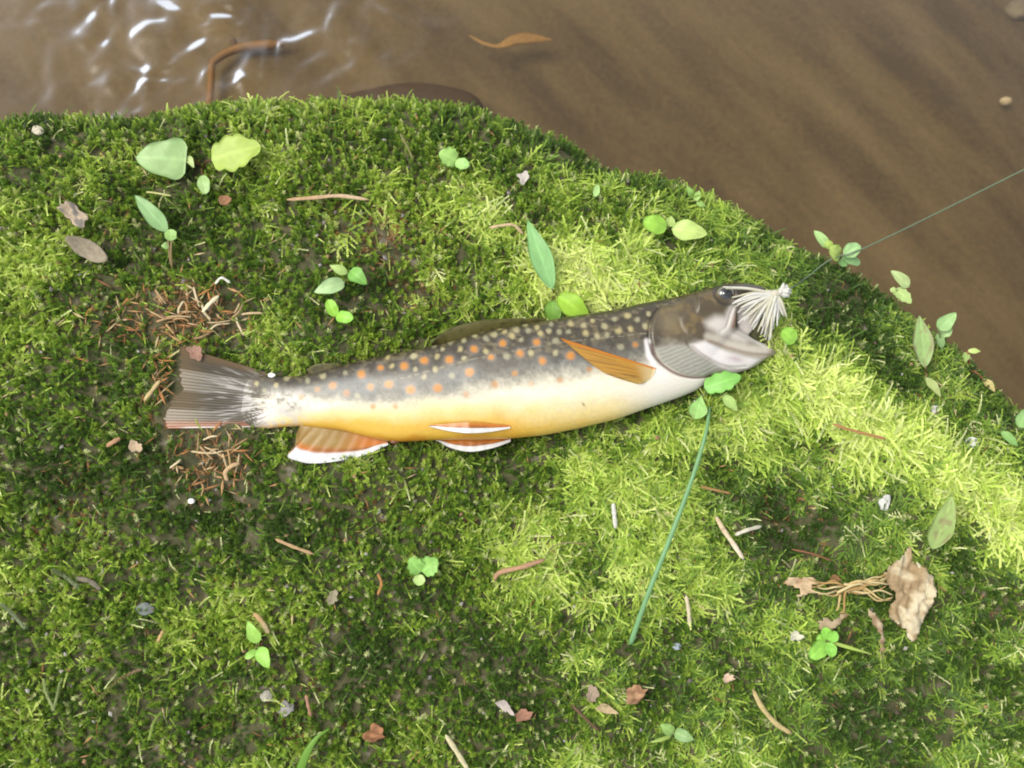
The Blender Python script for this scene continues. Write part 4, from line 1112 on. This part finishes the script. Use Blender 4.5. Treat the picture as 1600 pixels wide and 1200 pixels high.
# brown needles in the two bare patches by the tail
rr = random.Random(11)
for i in range(34):
    up_ = i < 18
    cx, cy, sx, sy = (310, 490, 42, 26) if up_ else (328, 712, 28, 30)
    x, y = rr.gauss(cx, sx), rr.gauss(cy, sy)
    if not up_ and y < 680: y = 680 + rr.uniform(0, 30)
    if up_ and y > 540: y -= 40
    an = rr.uniform(0, math.pi) if up_ else rr.gauss(2.2, .6)
    ln_ = rr.uniform(9, 22)
    col = rr.choice([(206, 172, 128), (190, 150, 108), (166, 128, 90), (220, 194, 154), (192, 142, 92)])
    dx, dy = ln_ * math.cos(an), ln_ * math.sin(an) * .8
    stick('litter_needle', [(x - dx, y - dy), (x + rr.uniform(-4, 4), y + rr.uniform(-4, 4)), (x + dx, y + dy)], rr.uniform(2.6, 5.0), col,
          'short tan needle in the bare brown patch above the tail fin' if up_ else 'short orange-brown needle in the litter below the tail fin', 'needle', rr.uniform(2.6, 4.8),
          group='needles in the patch above the tail' if up_ else 'needles in the litter below the tail')
stick('dry_needle', [(225, 626), (236, 612), (250, 594)], 8, (200, 168, 112), 'tan needle pointing up at the left edge of the tail fin', 'needle', 6)
stick('dry_needle', [(355, 752), (352, 738), (362, 728), (374, 724)], 8, (206, 162, 116), 'curled tan needle below the tail litter', 'needle', 6)

# ------------------------------------------------------------------ things under the water
def sunken(name, pts, wpx, zs, col, label, cat, flat=0.7, prof=None, col2=None):
    p = catmull([wp(x, y, z) for (x, y), z in zip(pts, zs)], 30)
    u = np.linspace(0, 1, 30)
    rad = (np.interp(u, *prof) if prof else np.minimum(1, np.minimum(u, 1 - u) * 8 + .5)) * wpx * 0.5 * 0.00028
    v, f = tube(p, rad, 10, flat=flat)
    c = np.repeat(alb(*col)[None], len(v), 0)
    if col2: c = c + (alb(*col2) - alb(*col))[None] * np.repeat(sm(.3, .7, u), 10)[:, None]
    o = mk(name, v, f, M_WET, cols=c * (0.9 + .2 * rng.random((len(v), 1))))
    return tag(o, label, cat)
tw = empty('sunken_twig', wp(331, 96, -0.056)); tag(tw, 'bent amber twig lying under the shallow rippled water', 'twig')
for nm, pts, wpx, prof in [('branch', [(326, 172), (329, 140), (331, 98)], 12, None), ('branch', [(330, 99), (352, 84), (380, 74), (410, 71), (444, 69)], 17, ([0, .3, .8, 1], [.7, .8, 1, .4])), ('knot', [(369, 78), (366, 70), (364, 62)], 11, None)]:
    p = catmull([wp(x, y, -0.059) for x, y in pts], 24); u = np.linspace(0, 1, 24)
    rad = (np.interp(u, *prof) if prof else np.minimum(1, np.minimum(u, 1 - u) * 8 + .6)) * wpx * .5 * .00028
    v, f = tube(p, rad, 10)
    mk(nm, v, f, M_WET, tw, cols=np.repeat(alb(*((150, 112, 64) if nm != 'knot' else (100, 74, 46)))[None], len(v), 0) * (0.9 + .2 * rng.random((len(v), 1))))
sl = sunken('sunken_leaf', [(733, 55), (755, 67), (780, 72), (805, 62), (832, 60), (864, 62)], 22, [-.053] * 6, (168, 132, 80), 'curved amber dead leaf drifting under the plain brown water', 'dead leaf',
            flat=.3, prof=([0, .15, .35, .5, .7, .85, 1], [.08, .25, .3, .8, 1, .6, .05]), col2=(160, 124, 74))
# a dark stone against the foot of the bank, and a few pale ones on the bed
def stone(name, px, py, z, rx, ry, rz, col, label, seed):
    c = wp(px, py, z); v = []
    nu, nv2 = 28, 14
    for i in range(nv2 + 1):
        a = math.pi * i / nv2
        for j in range(nu):
            p = 2 * math.pi * j / nu
            d = np.array([math.sin(a) * math.cos(p), math.sin(a) * math.sin(p), math.cos(a)])
            k = 1 + 0.25 * (float(vnoise(d[0] * 1.7 + seed, d[1] * 1.7 + d[2] * 2.1, seed)) - 0.5)
            v.append(c + d * np.array([rx, ry, rz]) * k)
    o = mk(name, np.array(v), grid_faces(nv2 + 1, nu, close=True), M_STONE, cols=np.repeat(alb(*col)[None], len(v), 0) * (0.85 + .3 * rng.random((len(v), 1))))
    return tag(o, label, 'stone')
stone('sunken_stone', 640, 176, -0.060, .034, .014, .011, (84, 66, 46), 'dark flat stone lying in the water against the mossy bank', 3)
stone('sunken_stone', 1571, 158, -0.066, .0028, .0018, .0020, (216, 200, 170), 'small cream stone on the stream bed beyond the fishing line', 5)
stone('sunken_stone', 1594, 16, -0.072, .007, .006, .004, (128, 118, 102), 'pale grey stone far out on the stream bed', 7)
# ------------------------------------------------------------------ moss: tens of thousands of shoots, one mass
def shoot_star(r):
    """short upright shoot with whorled leaflets"""
    V, F, T = [], [], []
    h = r.uniform(2.6, 3.8) * MM
    bend = np.array([r.uniform(-.3, .3), r.uniform(-.3, .3), 0])
    n = 24
    for k in range(n):
        u = (k + 1) / n
        p = np.array([0, 0, h * u]) + bend * h * u * u
        a = k * 2.4 + r.uniform(-.3, .3)
        op = 1.25 - 0.75 * u
        d = unit([math.cos(a) * op, math.sin(a) * op, 0.35 + 0.8 * u])
        leaflet(V, F, T, p, d, np.array([0, 0, 1.0]), (1.5 - 0.4 * u * u) * MM * r.uniform(.8, 1.2), 0.40 * MM, 0.35 * u, 0.35 + 0.65 * u)
    return V, F, T

def branch(V, F, T, r, p0, d0, ln_, n, lw, tb, curl):
    p = np.array(p0, float); d = unit(d0); st = ln_ / n
    for k in range(n):
        u = (k + 1) / n
        d = unit(d + np.array([0, 0, curl / n]) + np.array([r.uniform(-.08, .08), r.uniform(-.08, .08), 0]))
        p = p + d * st
        sd = unit(np.cross(d, [0, 0, 1.0])); up = np.cross(sd, d)
        for s_ in (-1, 1):
            dd = unit(d + sd * s_ * r.uniform(.22, .5) + up * r.uniform(-.15, .4))
            leaflet(V, F, T, p, dd, up, lw * (1.15 - 0.45 * u) * r.uniform(.8, 1.2), lw * 0.30, tb + (1 - tb) * u * 0.7, tb + (1 - tb) * (0.3 + 0.7 * u))
    leaflet(V, F, T, p, d, np.array([0.1, 0, 1.0]), lw * 1.0, lw * 0.3, 0.8, 1.0)

def shoot_feather(r, nb=5):
    """creeping shoot with side branches"""
    V, F, T = [], [], []
    L_ = r.uniform(6.0, 9.0) * MM
    branch(V, F, T, r, (0, 0, 0), (0.75, 0, 0.66), L_, 13, 1.2 * MM, 0.25, -0.75)
    for k in range(nb):
        u = (k + 1) / (nb + 1.2)
        s_ = -1 if k % 2 else 1
        p = np.array([0.72 * L_ * u, 0, L_ * (0.62 * u - 0.42 * u * u)])
        branch(V, F, T, r, p, (0.6, s_ * 0.75, 0.35), L_ * 0.42 * (1.1 - u * 0.5), 6, 0.95 * MM, 0.3, -0.3)
    return V, F, T

def shoot_tail(r):
    """single slim curved shoot"""
    V, F, T = [], [], []
    branch(V, F, T, r, (0, 0, 0), (0.5, r.uniform(-.2, .2), 0.85), r.uniform(5.5, 8.5) * MM, 14, 0.95 * MM, 0.3, r.uniform(-1.1, -.4))
    return V, F, T

m, nt, N, L, b = new_mat('moss_shoots')
ac = N.new('ShaderNodeAttribute'); ac.attribute_type = 'INSTANCER'; ac.attribute_name = 'tint'
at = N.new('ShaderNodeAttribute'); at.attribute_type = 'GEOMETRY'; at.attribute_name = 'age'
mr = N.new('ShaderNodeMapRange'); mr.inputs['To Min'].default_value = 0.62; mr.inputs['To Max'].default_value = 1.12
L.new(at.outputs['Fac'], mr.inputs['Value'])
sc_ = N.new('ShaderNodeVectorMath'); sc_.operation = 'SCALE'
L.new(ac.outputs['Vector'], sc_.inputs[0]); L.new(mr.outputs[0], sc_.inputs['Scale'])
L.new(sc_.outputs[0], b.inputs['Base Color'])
b.inputs['Roughness'].default_value = 0.45; b.inputs['Specular IOR Level'].default_value = 0.35
tr = N.new('ShaderNodeBsdfTranslucent'); ms = N.new('ShaderNodeMixShader'); ms.inputs[0].default_value = 0.40
L.new(sc_.outputs[0], tr.inputs['Color']); L.new(b.outputs[0], ms.inputs[1]); L.new(tr.outputs[0], ms.inputs[2])
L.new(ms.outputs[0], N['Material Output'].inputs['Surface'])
M_MOSS = m

shoots = bpy.data.collections.new('moss_shoot_kinds')       # instanced only, never linked to the scene
KINDS = [('star', shoot_star)] * 4 + [('feather', shoot_feather)] * 4 + [('tail', shoot_tail)] * 3
for i, (kn, fn) in enumerate(KINDS):
    V_, F_, T_ = fn(random.Random(300 + i))
    me = bpy.data.meshes.new('moss_shoot'); me.from_pydata([tuple(p) for p in V_], [], F_)
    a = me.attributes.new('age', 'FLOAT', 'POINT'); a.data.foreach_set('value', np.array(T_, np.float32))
    me.materials.append(M_MOSS)
    ob = bpy.data.objects.new('moss_shoot_%02d' % i, me); shoots.objects.link(ob)

# where shoots grow
def scatter(x0, x1, y0, y1, dens, r):
    n = int((x1 - x0) * (y1 - y0) * dens)
    return r.uniform(x0, x1, n), r.uniform(y0, y1, n)
r = np.random.default_rng(77)
sx, sy = scatter(-0.27, 0.29, -0.17, 0.175, 1000000, r)
nrm = ground_n(sx, sy)
dE = poly_dist(sx, sy, EDGE)
keep = (dE > -0.010) & (r.random(len(sx)) < np.clip(0.78 / np.maximum(nrm[:, 2], 0.3), 0, 1))
sx, sy, nrm, dE = sx[keep], sy[keep], nrm[keep], dE[keep]
sz = ground_h(sx, sy)
keep = sz > Z_WATER + 0.002
sx, sy, sz, nrm, dE = sx[keep], sy[keep], sz[keep], nrm[keep], dE[keep]
pu, pv = project(np.stack([sx, sy, sz], -1))

def fld(lst):
    s = np.zeros_like(pu)
    for cx, cy, rx, ry, a in lst:
        s += a * np.exp(-((pu - cx) / rx) ** 2 - ((pv - cy) / ry) ** 2)
    return s
big = fbm(sx * 34 + 7, sy * 34, 201, 3) - 0.5; mid = fbm(sx * 110, sy * 110, 203, 3) - 0.5; fine = fbm(sx * 420, sy * 420, 205, 2) - 0.5
# yellowness of the moss species growing here, with right-slope shade painted in
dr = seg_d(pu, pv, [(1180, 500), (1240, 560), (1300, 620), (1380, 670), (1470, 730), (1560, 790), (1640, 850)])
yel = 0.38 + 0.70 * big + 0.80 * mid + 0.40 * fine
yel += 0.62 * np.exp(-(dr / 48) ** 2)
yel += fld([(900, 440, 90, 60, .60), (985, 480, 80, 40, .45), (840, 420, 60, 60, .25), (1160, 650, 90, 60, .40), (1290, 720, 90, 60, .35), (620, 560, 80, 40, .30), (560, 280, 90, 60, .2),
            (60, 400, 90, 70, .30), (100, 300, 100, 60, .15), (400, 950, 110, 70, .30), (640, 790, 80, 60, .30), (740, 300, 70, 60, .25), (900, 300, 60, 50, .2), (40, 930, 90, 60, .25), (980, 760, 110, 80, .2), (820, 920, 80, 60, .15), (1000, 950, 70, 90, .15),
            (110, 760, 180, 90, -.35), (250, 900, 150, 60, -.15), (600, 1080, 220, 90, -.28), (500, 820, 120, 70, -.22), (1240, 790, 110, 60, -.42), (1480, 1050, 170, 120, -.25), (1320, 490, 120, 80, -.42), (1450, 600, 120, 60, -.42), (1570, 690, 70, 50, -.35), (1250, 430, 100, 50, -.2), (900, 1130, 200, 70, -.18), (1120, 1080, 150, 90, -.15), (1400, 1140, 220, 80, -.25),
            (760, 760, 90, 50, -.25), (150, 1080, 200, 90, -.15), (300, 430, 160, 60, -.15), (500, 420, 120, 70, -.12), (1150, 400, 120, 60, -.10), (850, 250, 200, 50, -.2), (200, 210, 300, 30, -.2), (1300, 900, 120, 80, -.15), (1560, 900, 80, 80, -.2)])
brown = fld([(300, 490, 85, 48, 1.3), (330, 715, 55, 55, 1.2), (250, 640, 30, 50, .5), (590, 370, 75, 50, .8), (1240, 800, 60, 40, .4), (640, 470, 60, 30, .4), (130, 780, 70, 50, .3), (170, 500, 60, 40, .35), (230, 390, 50, 40, .25), (470, 1110, 70, 50, .35), (120, 830, 80, 40, .3), (1290, 900, 60, 40, .25), (570, 790, 60, 40, .3), (670, 460, 50, 40, .3)]) + 0.9 * np.clip(fine - 0.18, 0, 1) + 0.5 * np.clip(mid - 0.2, 0, 1)
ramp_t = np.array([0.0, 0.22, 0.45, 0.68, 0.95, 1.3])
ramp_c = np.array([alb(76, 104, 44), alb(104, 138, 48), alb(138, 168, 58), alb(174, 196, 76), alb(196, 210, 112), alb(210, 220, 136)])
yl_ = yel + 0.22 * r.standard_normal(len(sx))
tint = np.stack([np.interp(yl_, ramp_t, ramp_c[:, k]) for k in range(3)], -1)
isbr = r.random(len(sx)) < np.clip(brown, 0, 0.88)
brc = np.array([alb(176, 130, 84), alb(140, 104, 66), alb(196, 160, 112), alb(116, 92, 62)])[r.integers(0, 4, len(sx))]
tint = np.where(isbr[:, None], brc, tint)
pale = (r.random(len(sx)) < 0.05)
tint = np.where(pale[:, None], alb(206, 212, 150)[None], tint)
lum = (tint @ np.array([0.25, 0.65, 0.10]))[:, None]
tint = tint * 0.96 + lum * 0.04 * np.array([1.0, 1.0, 0.9])
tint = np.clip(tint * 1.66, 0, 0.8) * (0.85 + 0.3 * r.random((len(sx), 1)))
# kind of shoot: stars on the low dark ground, feathers where it is yellow and to the right
fe = sm(0.35, 0.75, yel * 0.6 + sm(500, 1300, pu) * 0.45 + 0.5 * mid)
u_ = r.random(len(sx))
kind = np.where(u_ < fe * 0.50, r.integers(4, 8, len(sx)), np.where(u_ > 0.88 - 0.36 * fe, r.integers(8, 11, len(sx)), r.integers(0, 4, len(sx))))
scl = r.uniform(0.62, 1.15, len(sx)) * (0.95 + 0.28 * sm(0.3, 1.0, yel))
scl = np.where(isbr, scl * 0.6, scl)
# gaps where the soil shows, and room under the trout
gap = (fbm(sx * 260, sy * 260, 209, 2) - 0.5) > np.where(yel < 0.4, 0.14, 0.25) - 0.05 * sm(700, 300, pu) * sm(700, 850, pv)
drop_ = (gap & (r.random(len(sx)) < 0.8)) | (r.random(len(sx)) < np.clip(brown - .35, 0, .35))
SIL = np.vstack([TOP, [(1214, 549)], [(1170, 576), (1120, 591)], BOT[::-1][3:]])
TAILP = [(273, 540), (421, 587), (430, 668), (250, 671), (241, 655), (270, 607), (268, 583)]
FINP = [(447, 714), (480, 724), (522, 721), (604, 693), (540, 672), (465, 667)]
qx = pu + 0.0; qy = pv + 0.0
def inside(poly, mg):
    P_ = np.asarray(poly, float); d = poly_dist(qx, qy, np.vstack([P_, P_[:1]]), False)
    return np.where(in_poly(qx, qy, P_), d, -d) > mg
under = inside(SIL, 7) | inside(TAILP, 3) | inside(FINP, 2) | inside([(681, 684), (702, 700), (735, 706), (770, 700), (797, 686)], 1)
flat_ = inside(SIL, -10) | inside(TAILP, -6) | inside(FINP, -6)
scl = np.where(flat_, scl * 0.75, scl)
keep = ~(drop_ | under)
sx, sy, sz, nrm, kind, scl, tint, yel, fe, dE = [a[keep] for a in (sx, sy, sz, nrm, kind, scl, tint, yel, fe, dE)]
n = len(sx)
# lean: upright stars, sprawling feathers; shoots at the rim lean out over the water
az = r.uniform(0, 2 * math.pi, n)
flow = np.stack([np.cos(az), np.sin(az), 0 * az], -1) * 0.6 + np.stack([np.full(n, .45), np.full(n, .1), np.zeros(n)], -1) * sm(0.5, 0.9, fe)[:, None]
lean = np.where(kind < 4, r.uniform(0.05, 0.55, n), r.uniform(0.15, 0.8, n))
zax = nrm + flow * lean[:, None] + np.array([0, 0, 0.35])
zax /= np.linalg.norm(zax, axis=1)[:, None]
xr = flow - zax * (flow * zax).sum(1)[:, None]; xr /= np.linalg.norm(xr, axis=1)[:, None] + 1e-9
yr = np.cross(zax, xr)
# rotation matrix columns (xr, yr, zax) -> XYZ euler
R20, R21, R22, R10, R00 = xr[:, 2], yr[:, 2], zax[:, 2], xr[:, 1], xr[:, 0]
rot = np.stack([np.arctan2(R21, R22), np.arcsin(np.clip(-R20, -1, 1)), np.arctan2(R10, R00)], -1)
me = bpy.data.meshes.new('moss')
me.from_pydata(np.stack([sx, sy, sz - 0.0006], -1).tolist(), [], [])
def put(nm, ty, key, val):
    a = me.attributes.new(nm, ty, 'POINT'); a.data.foreach_set(key, np.ascontiguousarray(val).ravel())
put('rot', 'FLOAT_VECTOR', 'vector', rot.astype(np.float32))
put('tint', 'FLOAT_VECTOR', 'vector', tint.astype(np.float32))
put('scl', 'FLOAT', 'value', scl.astype(np.float32))
put('knd', 'INT', 'value', kind.astype(np.int32))
moss = bpy.data.objects.new('moss', me); C.objects.link(moss)
me.materials.append(M_MOSS)
tag(moss, 'carpet of green and yellow moss covering the whole rock bank', 'moss', kind='stuff')
ng = bpy.data.node_groups.new('grow_moss', 'GeometryNodeTree')
ng.interface.new_socket('Geometry', in_out='INPUT', socket_type='NodeSocketGeometry')
ng.interface.new_socket('Geometry', in_out='OUTPUT', socket_type='NodeSocketGeometry')
gi = ng.nodes.new('NodeGroupInput'); go = ng.nodes.new('NodeGroupOutput')
ip = ng.nodes.new('GeometryNodeInstanceOnPoints')
ci = ng.nodes.new('GeometryNodeCollectionInfo'); ci.inputs['Collection'].default_value = shoots
ci.inputs['Separate Children'].default_value = True; ci.inputs['Reset Children'].default_value = True
def named(nm, ty):
    q = ng.nodes.new('GeometryNodeInputNamedAttribute'); q.data_type = ty; q.inputs['Name'].default_value = nm
    return q.outputs['Attribute']
ng.links.new(gi.outputs[0], ip.inputs['Points']); ng.links.new(ci.outputs[0], ip.inputs['Instance'])
ip.inputs['Pick Instance'].default_value = True
ng.links.new(named('knd', 'INT'), ip.inputs['Instance Index'])
ng.links.new(named('rot', 'FLOAT_VECTOR'), ip.inputs['Rotation'])
ng.links.new(named('scl', 'FLOAT'), ip.inputs['Scale'])
ng.links.new(ip.outputs[0], go.inputs[0])
moss.modifiers.new('grow', 'NODES').node_group = ng
print('moss shoots', n)

# ------------------------------------------------------------------ loose crumbs and needle dust caught in the moss
rc = np.random.default_rng(5)
def crumbs(name, n, place, size, cols, label, seed, long=1.0):
    V_, F_, C_ = [], [], []
    oct_ = np.array([(1, 0, 0), (-1, 0, 0), (0, 1, 0), (0, -1, 0), (0, 0, 1), (0, 0, -1)], float)
    tri = [(0, 2, 4), (2, 1, 4), (1, 3, 4), (3, 0, 4), (2, 0, 5), (1, 2, 5), (3, 1, 5), (0, 3, 5)]
    for i in range(n):
        x, y, lift = place(i)
        z = float(ground_h(np.array(x), np.array(y)))
        sz_ = rc.uniform(*size); a = rc.uniform(0, math.pi)
        v = oct_ * np.array([sz_ * long, sz_ * rc.uniform(.5, .9), sz_ * 0.6]) * rc.uniform(.7, 1.2, (6, 1))
        ca, sa = math.cos(a), math.sin(a)
        v = np.stack([v[:, 0] * ca - v[:, 1] * sa, v[:, 0] * sa + v[:, 1] * ca, v[:, 2] + v[:, 0] * rc.uniform(-.35, .35)], -1)
        o = len(V_); V_ += list(v + np.array([x, y, z + lift])); F_ += [tuple(k + o for k in t) for t in tri]
        C_ += [alb(*cols[rc.integers(len(cols))])] * 6
    tag(mk(name, np.array(V_), F_, M_DRY, cols=np.array(C_), smooth=False), label, 'litter', kind='stuff')
def anywhere(i):
    while True:
        x, y = rc.uniform(-.2, .24), rc.uniform(-.14, .15)
        if poly_dist(np.array(x), np.array(y), EDGE) > 0.004:
            u, v = project(np.array([x, y, float(ground_h(np.array(x), np.array(y)))]))
            if not in_poly(np.array([u]), np.array([v]), SIL)[0] and not in_poly(np.array([u]), np.array([v]), TAILP)[0] and rc.random() < 0.35 + 0.65 * float(sm(900, 300, u)):
                return x, y, rc.uniform(.001, .0032)
def by_tail(i):
    cx, cy, a, b_ = [(305, 488, 50, 26), (335, 716, 30, 30), (180, 505, 35, 25), (255, 600, 14, 30)][[0, 1, 0, 2, 1, 3, 0][i % 7]]
    while True:
        u, v = rc.normal(cx, a), rc.normal(cy, b_)
        if not in_poly(np.array([u]), np.array([v]), TAILP)[0] and not in_poly(np.array([u]), np.array([v]), SIL)[0]: break
    h = ground_hit(u, v)
    return h[0], h[1], rc.uniform(.001, .0035)
crumbs('soil_crumbs', 520, anywhere, (.0004, .0011), [(150, 142, 140), (120, 112, 104), (190, 184, 176), (172, 138, 104), (96, 84, 70)], 'grey and tan soil crumbs caught in the moss', 1)
crumbs('needle_dust', 330, anywhere, (.00025, .00045), [(186, 146, 98), (150, 106, 70), (206, 186, 140), (120, 86, 56)], 'broken brown needle bits scattered through the moss', 2, long=7.0)
crumbs('needle_litter', 230, by_tail, (.0003, .0006), [(200, 158, 110), (176, 128, 84), (214, 186, 144), (150, 104, 68), (190, 132, 80)], 'matted brown needle litter round the tail of the trout', 3, long=6.0)
